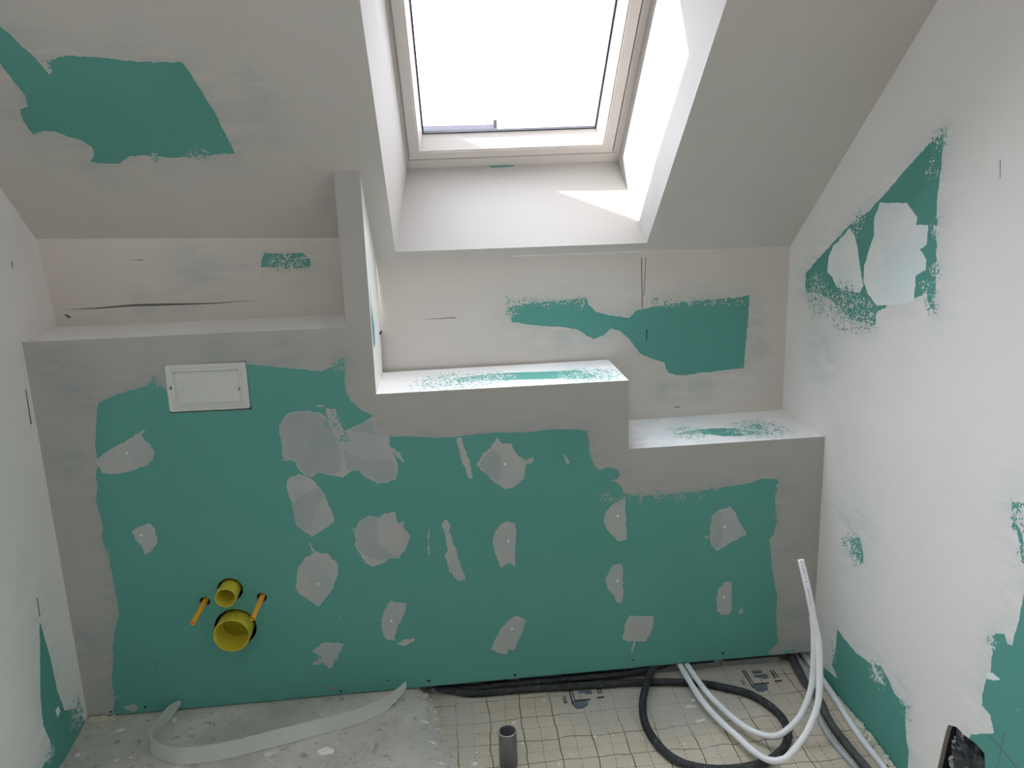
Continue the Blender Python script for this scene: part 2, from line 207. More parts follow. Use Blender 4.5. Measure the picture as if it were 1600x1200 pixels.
SPECKLE = {'right':[(0.0983,1.2031,0.107),(-0.0682,1.1895,0.119),(-0.189,1.1836,0.085),(-0.4856,1.2641,0.046),(-0.4572,1.296,0.042),(-0.1185,1.441,0.057),(-0.459,1.6523,0.045),(-0.4363,1.5837,0.042),(-0.4743,1.4453,0.041),(-0.4797,1.3399,0.037),(-0.2104,0.4768,0.077),(-0.8134,0.5401,0.029),(-0.8223,0.876,0.029),(-0.8363,0.8407,0.032),(-0.8608,0.7859,0.028),(-0.3743,0.1719,0.061),(-0.5225,0.154,0.043),(-0.1386,0.0743,0.042),(-0.1543,0.4722,0.03)],'front':[(0.3393,1.0553,0.032),(0.8206,0.9043,0.048),(0.8553,1.0771,0.032),(1.6337,0.6104,0.032),(1.6874,0.6048,0.032),(1.7491,0.6019,0.037),(1.8111,0.599,0.037),(1.8735,0.5994,0.037),(1.9361,0.6005,0.033),(1.991,0.6088,0.025),(2.1948,0.5224,0.025),(1.4,0.7494,0.027),(0.8559,0.5601,0.02),(0.7086,0.1302,0.021),(0.0909,0.0666,0.025),(0.8506,0.8578,0.03),(0.1338,0.5474,0.019)],'back':[(1.3813,1.1938,0.028),(1.4212,1.1919,0.028),(1.4613,1.1901,0.028),(1.5016,1.1882,0.028),(1.542,1.1863,0.028),(1.5826,1.1844,0.029),(1.6233,1.1825,0.029),(1.8738,1.1749,0.025),(1.9157,1.1729,0.025),(1.9577,1.171,0.025),(1.9999,1.169,0.025),(2.0423,1.1671,0.026),(2.0848,1.1651,0.026),(2.1276,1.1631,0.026),(2.1704,1.1611,0.026),(1.3842,1.1616,0.032)],'backl':[(0.6566,1.3658,0.038),(0.6926,1.3644,0.045),(0.7355,1.3589,0.034)],'slope':[(0.5604,-0.0583,0.032),(0.5294,-0.0569,0.029),(0.4349,-0.0485,0.022),(0.3055,-0.275,0.015)],'s2':[(1.1708,0.1111,0.174),(1.6139,0.0905,0.149),(1.2917,0.1314,0.121)],'s3':[(2.1738,0.1141,0.15),(1.9399,0.1213,0.099)],'left':[(-0.2544,0.0817,0.049),(-0.0669,0.0578,0.076)]}
HAZE = {'backl':[(0.4393,1.3484,0.114),(0.5784,1.3726,0.045),(0.5478,1.3589,0.06),(0.2465,1.2551,0.046),(0.3527,1.2524,0.046)],'right':[(-0.2041,0.5285,0.123),(0.0465,1.0264,0.105),(-0.4986,0.1814,0.074)],'front':[(0.0879,1.1109,0.07),(0.1414,1.0383,0.085),(0.0775,0.8273,0.074),(0.0105,0.2408,0.098),(0.5141,1.1373,0.042),(0.7128,1.1201,0.057),(2.2388,0.5827,0.05),(2.2652,0.3734,0.052),(2.2847,0.1447,0.054)],'back':[(2.2329,1.0955,0.052),(2.2451,0.9932,0.053),(2.039,0.8761,0.079),(1.9268,0.8743,0.069),(1.4665,1.0846,0.049),(1.5475,1.0639,0.049)],'slope':[(0.2987,-0.3146,0.034),(0.2913,-0.343,0.033),(0.7371,-0.2301,0.053),(0.7568,-0.143,0.059),(0.1708,-0.1848,0.041)],'left':[(-0.1699,0.4527,0.062)],'s2':[(1.5976,0.1272,0.2)],'s3':[(1.9321,0.2311,0.2),(1.8498,0.088,0.184)]}

# ---------------------------------------------------------------- helpers
W = 2.35
H1, H2, H3 = 1.1889, 0.9854, 0.7656
XA, XB, XC = 0.8829, 0.9538, 1.7124
ZF = -0.045                     # level of the insulation film
YR = -3.2                       # rear wall
ZC = 2.5                        # flat ceiling
def slope_z(x, y): return 1.63376 - 0.00813 * x - 0.87326 * y
def left_x(y): return -0.07319 * y
def right_x(y): return W - 0.01316 * y


def link(o, parent=None):
    COL.objects.link(o)
    if parent: o.parent = parent
    return o


def tag(o, label=None, cat=None, group=None, kind=None):
    if label: o['label'] = label
    if cat: o['category'] = cat
    if group: o['group'] = group
    if kind: o['kind'] = kind
    return o


def smooth(me, ang=None):
    for p in me.polygons: p.use_smooth = True


def bm_obj(name, bm, mat, parent=None, shade=True, loc=None):
    me = bpy.data.meshes.new(name)
    if loc is not None: bmesh.ops.translate(bm, verts=bm.verts, vec=-Vector(loc))
    bmesh.ops.recalc_face_normals(bm, faces=bm.faces)
    bm.to_mesh(me); bm.free()
    if mat: me.materials.append(mat)
    if shade: smooth(me)
    o = bpy.data.objects.new(name, me)
    if loc is not None: o.location = loc
    return link(o, parent)


def empty(name, loc):
    o = bpy.data.objects.new(name, None)
    o.location = loc
    o.empty_display_size = 0.05
    return link(o)


class N:
    """small node-tree writer"""
    def __init__(s, name, rough=0.8, spec=0.3):
        s.m = bpy.data.materials.new(name); s.m.use_nodes = True
        s.t = s.m.node_tree; s.b = s.t.nodes['Principled BSDF']
        s.b.inputs['Roughness'].default_value = rough
        s.b.inputs['Specular IOR Level'].default_value = spec
        s._tc = None
    def new(s, typ, **kw):
        n = s.t.nodes.new(typ)
        for k, v in kw.items(): setattr(n, k, v)
        return n
    def put(s, sock, v):
        if hasattr(v, 'is_output') or isinstance(v, bpy.types.NodeSocket): s.t.links.new(v, sock)
        else: sock.default_value = v
    def obj(s):
        if s._tc is None: s._tc = s.new('ShaderNodeTexCoord').outputs['Object']
        return s._tc
    def noise(s, scale, detail=3, rough=0.5, dist=0.0, vec=None, out='Fac'):
        n = s.new('ShaderNodeTexNoise')
        n.inputs['Scale'].default_value = scale; n.inputs['Detail'].default_value = detail
        n.inputs['Roughness'].default_value = rough; n.inputs['Distortion'].default_value = dist
        s.t.links.new(vec or s.obj(), n.inputs['Vector'])
        return n.outputs[out]
    def vor(s, scale, feat='F1', vec=None, out='Distance'):
        n = s.new('ShaderNodeTexVoronoi'); n.feature = feat
        n.inputs['Scale'].default_value = scale
        s.t.links.new(vec or s.obj(), n.inputs['Vector'])
        return n.outputs[out]
    def mapping(s, scale, rot=(0, 0, 0), loc=(0, 0, 0)):
        n = s.new('ShaderNodeMapping')
        n.inputs['Scale'].default_value = scale; n.inputs['Rotation'].default_value = rot
        n.inputs['Location'].default_value = loc
        s.t.links.new(s.obj(), n.inputs['Vector'])
        return n.outputs[0]
    def math(s, op, a, b=None, c=None, clamp=False):
        n = s.new('ShaderNodeMath', operation=op); n.use_clamp = clamp
        s.put(n.inputs[0], a)
        if b is not None: s.put(n.inputs[1], b)
        if c is not None: s.put(n.inputs[2], c)
        return n.outputs[0]
    def ramp(s, v, a, b):          # linear step from a to b, clamped
        n = s.new('ShaderNodeMapRange'); n.clamp = True
        s.put(n.inputs[0], v)
        n.inputs[1].default_value = a; n.inputs[2].default_value = b
        return n.outputs[0]
    def mix(s, f, a, b):
        n = s.new('ShaderNodeMix', data_type='RGBA')
        s.put(n.inputs['Factor'], f)
        def c(v): return (*v, 1) if isinstance(v, tuple) and len(v) == 3 else v
        s.put(n.inputs[6], c(a)); s.put(n.inputs[7], c(b))
        return n.outputs[2]
    def attr(s, name):
        n = s.new('ShaderNodeAttribute'); n.attribute_name = name
        return n.outputs['Fac']
    def color(s, v): s.put(s.b.inputs['Base Color'], (*v, 1) if isinstance(v, tuple) else v)
    def bump(s, h, strength=0.3, dist=0.002):
        n = s.new('ShaderNodeBump'); n.inputs['Strength'].default_value = strength
        n.inputs['Distance'].default_value = dist
        s.t.links.new(h, n.inputs['Height']); s.t.links.new(n.outputs[0], s.b.inputs['Normal'])


# ---------------------------------------------------------------- materials
def plasterboard_material(name, k, warm=0.0, tint=(1.0, 1.0, 1.0)):
    """k: how white the coat over the green board is (grey joint filler to white primer)"""
    n = N(name, 0.75, 0.25)
    def K(c): return tuple(v * k / 0.8 * w_ * t_ for v, w_, t_ in zip(c, (1.0, 1.0 - warm * .5, 1.0 - warm), tint))
    kind, spk, thin = n.attr('mark'), n.attr('speckle'), n.attr('haze')
    cov = n.math('GREATER_THAN', kind, 0.5)
    grain = n.noise(170, 2.5, 0.6, 0.6)
    grain2 = n.noise(60, 2, 0.6, 1.0)
    g = n.math('ADD', n.math('MULTIPLY', grain, 0.65), n.math('MULTIPLY', grain2, 0.35))
    jit = n.math('MULTIPLY', n.math('MULTIPLY', n.math('SUBTRACT', g, 0.5), 7.0), spk)
    bias = n.math('MULTIPLY_ADD', n.math('SUBTRACT', cov, 0.5), n.math('SUBTRACT', 1.0, n.math('MULTIPLY', spk, 0.55)), 0.5)
    cov2 = n.ramp(n.math('ADD', bias, jit), 0.44, 0.56)
    # green board paper, a little mottled, with tiny dots of filler splashed on it
    green = n.mix(n.noise(5, 3), (0.100, 0.345, 0.295), (0.125, 0.385, 0.335))
    sp1 = n.math('LESS_THAN', n.vor(24), 0.050)
    sp2 = n.math('GREATER_THAN', n.noise(7, 2, 0.5, 0), 0.52)
    green = n.mix(n.math('MULTIPLY', n.math('MULTIPLY', sp1, sp2), 0.7), green, (0.55, 0.62, 0.6))
    # filler and primer: warm white where thick, grey-blue where drawn thin
    low = n.noise(2.2, 3, 0.55, 0.4)
    streak = n.noise(9, 3, 0.6, 0.6, vec=n.mapping((1.0, 1.0, 3.5)))
    white = n.mix(n.ramp(low, 0.35, 0.65), K((0.80, 0.775, 0.745)), K((0.83, 0.81, 0.785)))
    cool = K((0.60, 0.665, 0.665))
    tf = n.math('MULTIPLY', thin, n.ramp(n.math('ADD', n.math('MULTIPLY', low, 0.4), n.math('MULTIPLY', streak, 0.7)), 0.40, 0.62), clamp=True)
    white = n.mix(n.math('MULTIPLY', tf, 0.8), white, cool)
    col = n.mix(cov2, green, white)
    def is_kind(k): return n.math('COMPARE', kind, float(k), 0.3)
    patchc = n.mix(n.ramp(n.noise(7, 3, 0.5, 0.5), 0.38, 0.62), K((0.74, 0.83, 0.84)), K((0.84, 0.86, 0.84)))
    col = n.mix(n.math('MULTIPLY', is_kind(2), cov2), col, patchc)
    col = n.mix(n.math('MULTIPLY', is_kind(7), n.math('MULTIPLY', cov2, 0.9)), col, n.mix(n.ramp(n.noise(10, 3), 0.35, 0.65), K((0.60, 0.71, 0.73)), K((0.70, 0.78, 0.79))))
    col = n.mix(is_kind(3), col, (0.88, 0.92, 0.93))
    col = n.mix(is_kind(4), col, (0.012, 0.012, 0.014))
    col = n.mix(n.math('MULTIPLY', is_kind(5), 0.92), col, (0.11, 0.125, 0.12))
    col = n.mix(n.math('MULTIPLY', is_kind(6), 0.5), col, (0.06, 0.12, 0.12))
    n.color(col)
    h = n.math('ADD', n.math('MULTIPLY', cov2, 0.6), n.math('ADD', n.math('MULTIPLY', n.noise(90, 3), 0.25), n.math('MULTIPLY', n.noise(12, 3), 0.8)))
    n.bump(h, 0.35, 0.0015)
    return n.m
MARK = {'G': 0, 'C': 2, 'B': 7, 'W': 3, 'D': 4, 'T': 5, 'S': 6, 'HOLE': -1}
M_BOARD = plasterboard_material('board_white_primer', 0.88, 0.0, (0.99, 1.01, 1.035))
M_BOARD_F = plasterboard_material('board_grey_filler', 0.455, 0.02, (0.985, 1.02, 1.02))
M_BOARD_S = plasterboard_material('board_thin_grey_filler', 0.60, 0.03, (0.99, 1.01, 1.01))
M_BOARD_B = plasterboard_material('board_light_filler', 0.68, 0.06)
M_BOARD_R = plasterboard_material('board_toned_reveal', 0.55)  # coat darkened to hold back the brightness of the lit well


def simple(name, col, rough=0.6, spec=0.4, var=0.0, vs=20, bump=0.0, bs=60, metal=0.0, bd=0.001):
    n = N(name, rough, spec)
    n.b.inputs['Metallic'].default_value = metal
    if var:
        d = tuple(max(0, c * (1 - var)) for c in col); l = tuple(min(1, c * (1 + var)) for c in col)
        n.color(n.mix(n.noise(vs, 4, 0.6), d, l))
    else: n.color(col)
    if bump: n.bump(n.noise(bs, 4), bump, bd)
    return n.m
M_GYPSUM = simple('gypsum_edge', (0.42, 0.40, 0.36), 0.9, 0.1, 0.25, 60, 0.6, 90)
M_DARK = simple('cavity_dark', (0.05, 0.055, 0.05), 0.9, 0.1, 0.4, 12, 0.5, 20)
M_FRAME = simple('window_white_paint', (0.72, 0.68, 0.655), 0.35, 0.5, 0.01, 8)
M_GASKET = simple('rubber_gasket', (0.06, 0.065, 0.08), 0.6, 0.3)
M_CLAD = simple('aluminium_cladding', (0.20, 0.205, 0.215), 0.45, 0.4)
M_GROOVE = simple('groove_seal', (0.32, 0.30, 0.30), 0.7, 0.2)
M_YELLOW = simple('yellow_plastic', (0.56, 0.51, 0.045), 0.4, 0.5, 0.05, 30)
M_ORANGE = simple('amber_plastic_tube', (0.82, 0.42, 0.035), 0.4, 0.5, 0.06, 30)
M_ORANGE_D = simple('orange_tube_end', (0.75, 0.22, 0.01), 0.5, 0.4)
M_COVER = simple('milky_plastic', (0.66, 0.70, 0.67), 0.4, 0.45, 0.05, 25)
M_SCREW = simple('screw_steel', (0.10, 0.10, 0.095), 0.4, 0.5, metal=0.6)
M_STEEL = simple('galvanised_steel', (0.30, 0.32, 0.32), 0.5, 0.4, 0.15, 25, 0.1, 40, metal=0.35)
M_STAMP = simple('black_print', (0.02, 0.02, 0.02), 0.8, 0.2)
M_WHITEPIPE = simple('white_pipe', (0.87, 0.90, 0.94), 0.35, 0.5, 0.03, 20)
M_GREYPIPE = simple('grey_pipe', (0.42, 0.46, 0.49), 0.35, 0.5, 0.05, 20)
M_PIPEINK = simple('pipe_ink', (0.13, 0.16, 0.22), 0.7, 0.2)
M_PVC = simple('grey_pvc', (0.155, 0.165, 0.17), 0.4, 0.5, 0.1, 40)
M_PVC_CUT = simple('grey_pvc_cut', (0.42, 0.44, 0.44), 0.6, 0.3)
M_WIRE = simple('cream_wire', (0.62, 0.58, 0.46), 0.6, 0.4)
M_STRIP = simple('milky_strip', (0.56, 0.62, 0.57), 0.5, 0.3, 0.04, 20)
M_FOIL = simple('black_foil', (0.03, 0.04, 0.05), 0.22, 0.7, 0.4, 30, 0.5, 40)
M_FOILG = simple('grey_foil', (0.16, 0.15, 0.16), 0.35, 0.6, 0.4, 30)
M_BLUE = simple('blue_foil_print', (0.10, 0.35, 0.48), 0.5, 0.4)
M_CHIP = simple('dry_filler', (0.80, 0.80, 0.75), 0.9, 0.15, 0.08, 60, 0.5, 120)
M_CRUMB = simple('pale_rubble', (0.66, 0.65, 0.54), 0.95, 0.1, 0.25, 80, 0.6, 150)
M_TILE = simple('dark_roof_tile', (0.12, 0.12, 0.145), 0.95, 0.0, 0.2, 5)
M_HOUSE = simple('render_wall', (0.5, 0.48, 0.45), 0.9, 0.2)


def conduit_material():
    n = N('black_corrugated_plastic', 0.5, 0.4)
    dust = n.math('MULTIPLY', n.ramp(n.noise(60, 4, 0.7), 0.52, 0.75), 0.35)
    n.color(n.mix(dust, (0.026, 0.03, 0.036), (0.25, 0.26, 0.25)))
    return n.m
M_CONDUIT = conduit_material()


def screed_material():
    n = N('dusty_cement_screed', 0.95, 0.1)
    c = n.mix(n.ramp(n.noise(4, 5, 0.65), 0.3, 0.7), (0.58, 0.55, 0.50), (0.82, 0.79, 0.74))
    c = n.mix(n.math('MULTIPLY', n.ramp(n.noise(60, 5, 0.7), 0.5, 0.8), 0.6), c, (0.70, 0.69, 0.66))
    c = n.mix(n.math('MULTIPLY', n.ramp(n.noise(28, 6, 0.8), 0.57, 0.63), 0.7), c, (0.24, 0.235, 0.21))
    c = n.mix(n.math('LESS_THAN', n.vor(40), 0.13), c, (0.80, 0.80, 0.76))
    c = n.mix(n.math('MULTIPLY', n.ramp(n.noise(2.5, 3, 0.5), 0.5, 0.65), 0.35), c, (0.44, 0.49, 0.46))
    n.color(c)
    n.bump(n.math('ADD', n.noise(30, 6, 0.75), n.math('MULTIPLY', n.noise(150, 4, 0.7), 0.6)), 1.0, 0.012)
    return n.m
M_SCREED = screed_material()


def membrane_material():
    """insulation film with a printed 10 cm grid: solid lines, dashed lines halfway"""
    n = N('printed_insulation_film', 0.55, 0.35)
    wob = n.noise(9, 2, 0.5, 0, out='Color')
    off = n.new('ShaderNodeVectorMath', operation='MULTIPLY_ADD')
    n.t.links.new(wob, off.inputs[0]); off.inputs[1].default_value = (0.022, 0.038, 0)
    n.t.links.new(n.obj(), off.inputs[2])
    sep = n.new('ShaderNodeSeparateXYZ'); n.t.links.new(off.outputs[0], sep.inputs[0])
    X, Y = sep.outputs[0], sep.outputs[1]
    gx = n.math('FRACT', n.math('DIVIDE', n.math('ADD', X, 10 - 1.14 - 0.011 + 0.05), 0.1))
    gy = n.math('FRACT', n.math('DIVIDE', n.math('ADD', Y, 10 + 0.043 - 0.019 + 0.05), 0.1))
    def near(v, c, w): return n.math('LESS_THAN', n.math('ABSOLUTE', n.math('SUBTRACT', v, c)), w)
    def edge(v, w): return n.math('GREATER_THAN', n.math('ABSOLUTE', n.math('SUBTRACT', v, 0.5)), 0.5 - w)
    solid = n.math('MAXIMUM', near(gx, 0.5, 0.017), near(gy, 0.5, 0.014))
    dashx = n.math('LESS_THAN', n.math('FRACT', n.math('DIVIDE', n.math('ADD', X, 10), 0.0143)), 0.62)
    dashy = n.math('LESS_THAN', n.math('FRACT', n.math('DIVIDE', n.math('ADD', Y, 10), 0.0143)), 0.62)
    dashed = n.math('MAXIMUM', n.math('MULTIPLY', edge(gx, 0.012), dashy), n.math('MULTIPLY', edge(gy, 0.010), dashx))
    film = n.mix(n.ramp(n.noise(6, 4, 0.6), 0.35, 0.65), (0.52, 0.465, 0.36), (0.62, 0.555, 0.45))
    ink = n.attr('ink')
    c = n.mix(n.math('MULTIPLY', n.math('MAXIMUM', solid, n.math('MULTIPLY', dashed, 0.75)), 0.88), film, (0.055, 0.058, 0.065))
    # dust and smeared filler
    d = n.ramp(n.math('ADD', n.noise(5.5, 5, 0.68, 0.5), n.math('MULTIPLY', n.attr('dust'), 0.30)), 0.55, 0.72)
    d2 = n.ramp(n.noise(70, 4, 0.7), 0.30, 0.52)
    c = n.mix(n.math('MULTIPLY', n.math('MULTIPLY', d, d2), 0.85), c, (0.50, 0.50, 0.46))
    c = n.mix(n.math('MULTIPLY', n.ramp(n.noise(30, 5, 0.7), 0.64, 0.7), 0.8), c, (0.60, 0.59, 0.55))
    n.color(c)
    n.bump(n.math('ADD', n.noise(14, 4, 0.6), n.math('MULTIPLY', n.noise(120, 3), 0.15)), 0.7, 0.006)
    return n.m
M_MEMBRANE = membrane_material()


def glass_material():
    m = bpy.data.materials.new('clear_pane'); m.use_nodes = True
    t = m.node_tree; t.nodes.clear()
    out = t.nodes.new('ShaderNodeOutputMaterial'); mx = t.nodes.new('ShaderNodeMixShader')
    tr = t.nodes.new('ShaderNodeBsdfTransparent'); gl = t.nodes.new('ShaderNodeBsdfGlossy')
    gl.inputs['Roughness'].default_value = 0.02
    tr.inputs['Color'].default_value = (0.97, 0.98, 0.98, 1)
    mx.inputs[0].default_value = 0.06
    t.links.new(tr.outputs[0], mx.inputs[1]); t.links.new(gl.outputs[0], mx.inputs[2])
    t.links.new(mx.outputs[0], out.inputs[0])
    return m
M_GLASS = glass_material()


# ---------------------------------------------------------------- wall builder
def roughen(pts, amp, step=0.005):
    """resample a closed outline and fray it like a trowelled edge"""
    out = []
    n = len(pts)
    for i in range(n):
        a = Vector(pts[i]); b = Vector(pts[(i + 1) % n])
        L = (b - a).length
        k = max(1, min(60, int(L / step)))
        nrm = Vector((-(b - a).y, (b - a).x)) / max(L, 1e-6)
        for j in range(k):
            p = a.lerp(b, j / k)
            if amp:
                q = Vector((p.x * 55, p.y * 55, 3.1)); q2 = Vector((p.x * 190, p.y * 190, 7.7))
                e = noise.noise(q) * 0.6 + noise.noise(q2) * 0.6
                p = p + nrm * (e * 0.0035 * amp)
            out.append((p.x, p.y))
    return out


def inside(poly, X, Y):
    r = np.zeros(X.shape, bool)
    n = len(poly)
    for i in range(n):
        x1, y1 = poly[i]; x2, y2 = poly[(i + 1) % n]
        if y1 == y2: continue
        c = ((y1 > Y) != (y2 > Y)) & (X < (x2 - x1) * (Y - y1) / (y2 - y1) + x1)
        r ^= c
    return r


def seg_dist(poly, P):
    d = np.full(len(P), 9.0)
    A = np.array(poly); B = np.roll(A, -1, 0)
    for a, b in zip(A, B):
        ab = b - a; L = (ab ** 2).sum()
        if L < 1e-12: continue
        t = np.clip(((P - a) @ ab) / L, 0, 1)
        q = a + t[:, None] * ab
        d = np.minimum(d, np.hypot(*(P - q).T))
    return d


class Acc:
    """collects the faces of one wall into one mesh, with its surface marks as attributes"""
    def __init__(s): s.v = []; s.f = []; s.k = []; s.mi = []; s.sp = []; s.hz = []
    def quad(s, pts, kind=1.0, mi=0):
        b = len(s.v); s.v += [tuple(p) for p in pts]; s.sp += [0] * len(pts); s.hz += [0] * len(pts)
        s.f.append(tuple(range(b, b + len(pts)))); s.k.append(kind); s.mi.append(mi)
    def panel(s, to3d, outline, plane=None, holes=(), grid=0.03, base=1.0, mi=0):
        marks = MARKS.get(plane, []) if plane else []
        polys = []
        for k, r, pts in marks:
            polys.append((k, roughen(pts, r, 0.005 if k in 'GCB' else 0.05)))
        hl = list(holes) + [p for k, p in polys if k == 'HOLE']
        O = roughen(outline, 0, grid)
        V = []; E = []
        def loop(p):
            b = len(V); V.extend(p); n = len(p)
            E.extend((b + i, b + (i + 1) % n) for i in range(n))
        loop(O)
        ox = [p[0] for p in outline]; oy = [p[1] for p in outline]
        for k, p in polys: loop(p)
        for h in holes: loop(h)
        gx = np.arange(min(ox), max(ox), grid) + grid * 0.37; gy = np.arange(min(oy), max(oy), grid) + grid * 0.41
        GX, GY = np.meshgrid(gx, gy); GX = GX.ravel(); GY = GY.ravel()
        keep = inside(outline, GX, GY)
        V.extend(zip(GX[keep], GY[keep]))
        r = delaunay_2d_cdt([Vector(p) for p in V], E, [], 0, 1e-6)
        vs = np.array([(p.x, p.y) for p in r[0]]); fs = r[2]
        C = np.array([vs[list(f)].mean(0) for f in fs])
        ok = inside(outline, C[:, 0], C[:, 1])
        for h in hl: ok &= ~inside(h, C[:, 0], C[:, 1])
        kind = np.full(len(fs), float(base))
        for k, p in polys:
            if k == 'HOLE': continue
            kind[inside(p, C[:, 0], C[:, 1])] = MARK[k]
        hz = np.zeros(len(vs)); spk = np.zeros(len(vs))
        for k, r_, pts in marks:
            if k == 'G' and len(pts) > 3: hz = np.maximum(hz, 0.9 * np.exp(-seg_dist(pts, vs) / 0.05))
        for x, y, rad in HAZE.get(plane, []):
            d = np.hypot(vs[:, 0] - x, vs[:, 1] - y); hz = np.maximum(hz, np.clip(1.35 - d / rad, 0, 1))
        for x, y, rad in SPECKLE.get(plane, []):
            d = np.hypot(vs[:, 0] - x, vs[:, 1] - y); spk = np.maximum(spk, np.clip(1.5 * (1.1 - d / rad), 0, 1))
        b = len(s.v)
        s.v += [tuple(to3d(x, y)) for x, y in vs]; s.sp += list(spk); s.hz += list(hz)
        for f, o, k in zip(fs, ok, kind):
            if o: s.f.append(tuple(b + i for i in f)); s.k.append(k); s.mi.append(mi)
        return hl
    def build(s, name, mats, flip=False, kind='structure', parent=None):
        me = bpy.data.meshes.new(name)
        me.from_pydata(s.v, [], s.f)
        for m_ in mats: me.materials.append(m_)
        a = me.attributes.new('mark', 'FLOAT', 'FACE'); a.data.foreach_set('value', s.k)
        a = me.attributes.new('speckle', 'FLOAT', 'POINT'); a.data.foreach_set('value', [float(x) for x in s.sp])
        a = me.attributes.new('haze', 'FLOAT', 'POINT'); a.data.foreach_set('value', [float(x) for x in s.hz])
        me.polygons.foreach_set('material_index', s.mi)
        me.update()
        o = link(bpy.data.objects.new(name, me), parent)
        if kind: o['kind'] = kind
        return o


def circle2(cx, cz, r, n=40): return [(cx + r * math.cos(2 * math.pi * i / n), cz + r * math.sin(2 * math.pi * i / n)) for i in range(n)]


# ---------------------------------------------------------------- room shell
# stepped boxing in front: panel with steps, its three ledges, the short upright fin
FT = slope_z(XA, 0) - 0.0005
front_outline = [(0, 0), (W, 0), (W, H3), (XC, H3), (XC, H2), (XB, H2), (XB, slope_z(XB, 0) - .0005), (XA, FT), (XA, H1), (0, H1)]
cover_hole = [(0.3655, 0.9625), (0.5945, 0.9600), (0.5930, 1.1045), (0.3660, 1.1040)]
f = Acc()
holes = [circle2(0.4715, 0.3945, 0.0385), circle2(0.474, 0.266, 0.0635), circle2(0.394, 0.362, 0.0155), circle2(0.5625, 0.3605, 0.0155), cover_hole]
f.panel(lambda a, b: (a, 0.0012 * noise.noise(Vector((a * 3, b * 3, 0))), b), front_outline, 'front', holes, 0.02)
for h in holes:                                  # board thickness seen in the cut-outs
    n_ = len(h)
    for i in range(n_):
        (x1, z1), (x2, z2) = h[i], h[(i + 1) % n_]
        f.quad([(x1, 0, z1), (x2, 0, z2), (x2, .0125, z2), (x1, .0125, z1)], mi=1)
f.quad([(0, 0, 0), (W, 0, 0), (W, .0125, 0), (0, .0125, 0)], mi=1)
f.quad([(0, .0125, 0), (W, .0125, 0), (W, .0125, .06), (0, .0125, .06)], mi=1)
DB = lambda x: 0.25794 + 0.05531 * x / W
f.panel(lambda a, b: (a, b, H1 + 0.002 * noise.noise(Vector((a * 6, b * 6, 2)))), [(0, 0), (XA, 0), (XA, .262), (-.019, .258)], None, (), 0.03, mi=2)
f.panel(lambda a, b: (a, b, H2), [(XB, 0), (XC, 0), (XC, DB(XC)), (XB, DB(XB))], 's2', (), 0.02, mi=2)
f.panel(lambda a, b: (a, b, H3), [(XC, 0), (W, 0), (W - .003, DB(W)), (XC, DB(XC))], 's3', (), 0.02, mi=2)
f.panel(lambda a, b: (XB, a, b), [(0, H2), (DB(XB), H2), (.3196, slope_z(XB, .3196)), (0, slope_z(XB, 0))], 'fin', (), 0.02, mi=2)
f.quad([(XA, 0, H1), (XA, .262, H1), (XA, .225, slope_z(XA, .225)), (XA, 0, FT)])
f.quad([(XC, 0, H3), (XC, DB(XC), H3), (XC, DB(XC), H2), (XC, 0, H2)])
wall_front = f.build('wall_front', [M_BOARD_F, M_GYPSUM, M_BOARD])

# back (knee) wall above the ledges, going down behind the boxing
def bilin(c, a, b):
    """c: bottom-left, bottom-right, top-right, top-left (x,y,z); find the point at x=a, z=b"""
    u = min(1, max(0, (a - c[0][0]) / (c[1][0] - c[0][0])))
    zb = c[0][2] * (1 - u) + c[1][2] * u; zt = c[3][2] * (1 - u) + c[2][2] * u
    v = (b - zb) / (zt - zb)
    yb = c[0][1] * (1 - u) + c[1][1] * u; yt = c[3][1] * (1 - u) + c[2][1] * u
    return (a, yb * (1 - v) + yt * v, b)
TL, TR = (XB - .01, .3196, slope_z(XB, .3196)), (2.346, .3094, slope_z(2.346, .3094))
cR = [(XB - .01, DB(XB), .70), (2.346, DB(W), .70), TR, TL]
cL = [(-.019, .258, H1 - .05), (XA, .262, H1 - .05), (XA, .225, slope_z(XA, .225)), (-.0146, .199, slope_z(0, .199))]
k = Acc()
k.panel(lambda a, b: bilin(cR, a, b), [(c[0], c[2]) for c in cR], 'back', (), 0.025)
k.panel(lambda a, b: bilin(cL, a, b), [(c[0], c[2]) for c in cL], 'backl', (), 0.025)
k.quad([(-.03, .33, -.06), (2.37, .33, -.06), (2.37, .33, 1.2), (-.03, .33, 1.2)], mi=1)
k.quad([(-.03, .24, 1.12), (.96, .24, 1.12), (.96, .34, 1.12), (-.03, .34, 1.12)], mi=1)  # added caps, out of view, keep daylight from leaking in behind the boxing
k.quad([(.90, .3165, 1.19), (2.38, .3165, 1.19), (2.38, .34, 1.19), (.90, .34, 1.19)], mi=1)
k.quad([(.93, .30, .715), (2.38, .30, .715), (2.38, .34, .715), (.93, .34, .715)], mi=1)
k.build('wall_back', [M_BOARD_B, M_DARK])

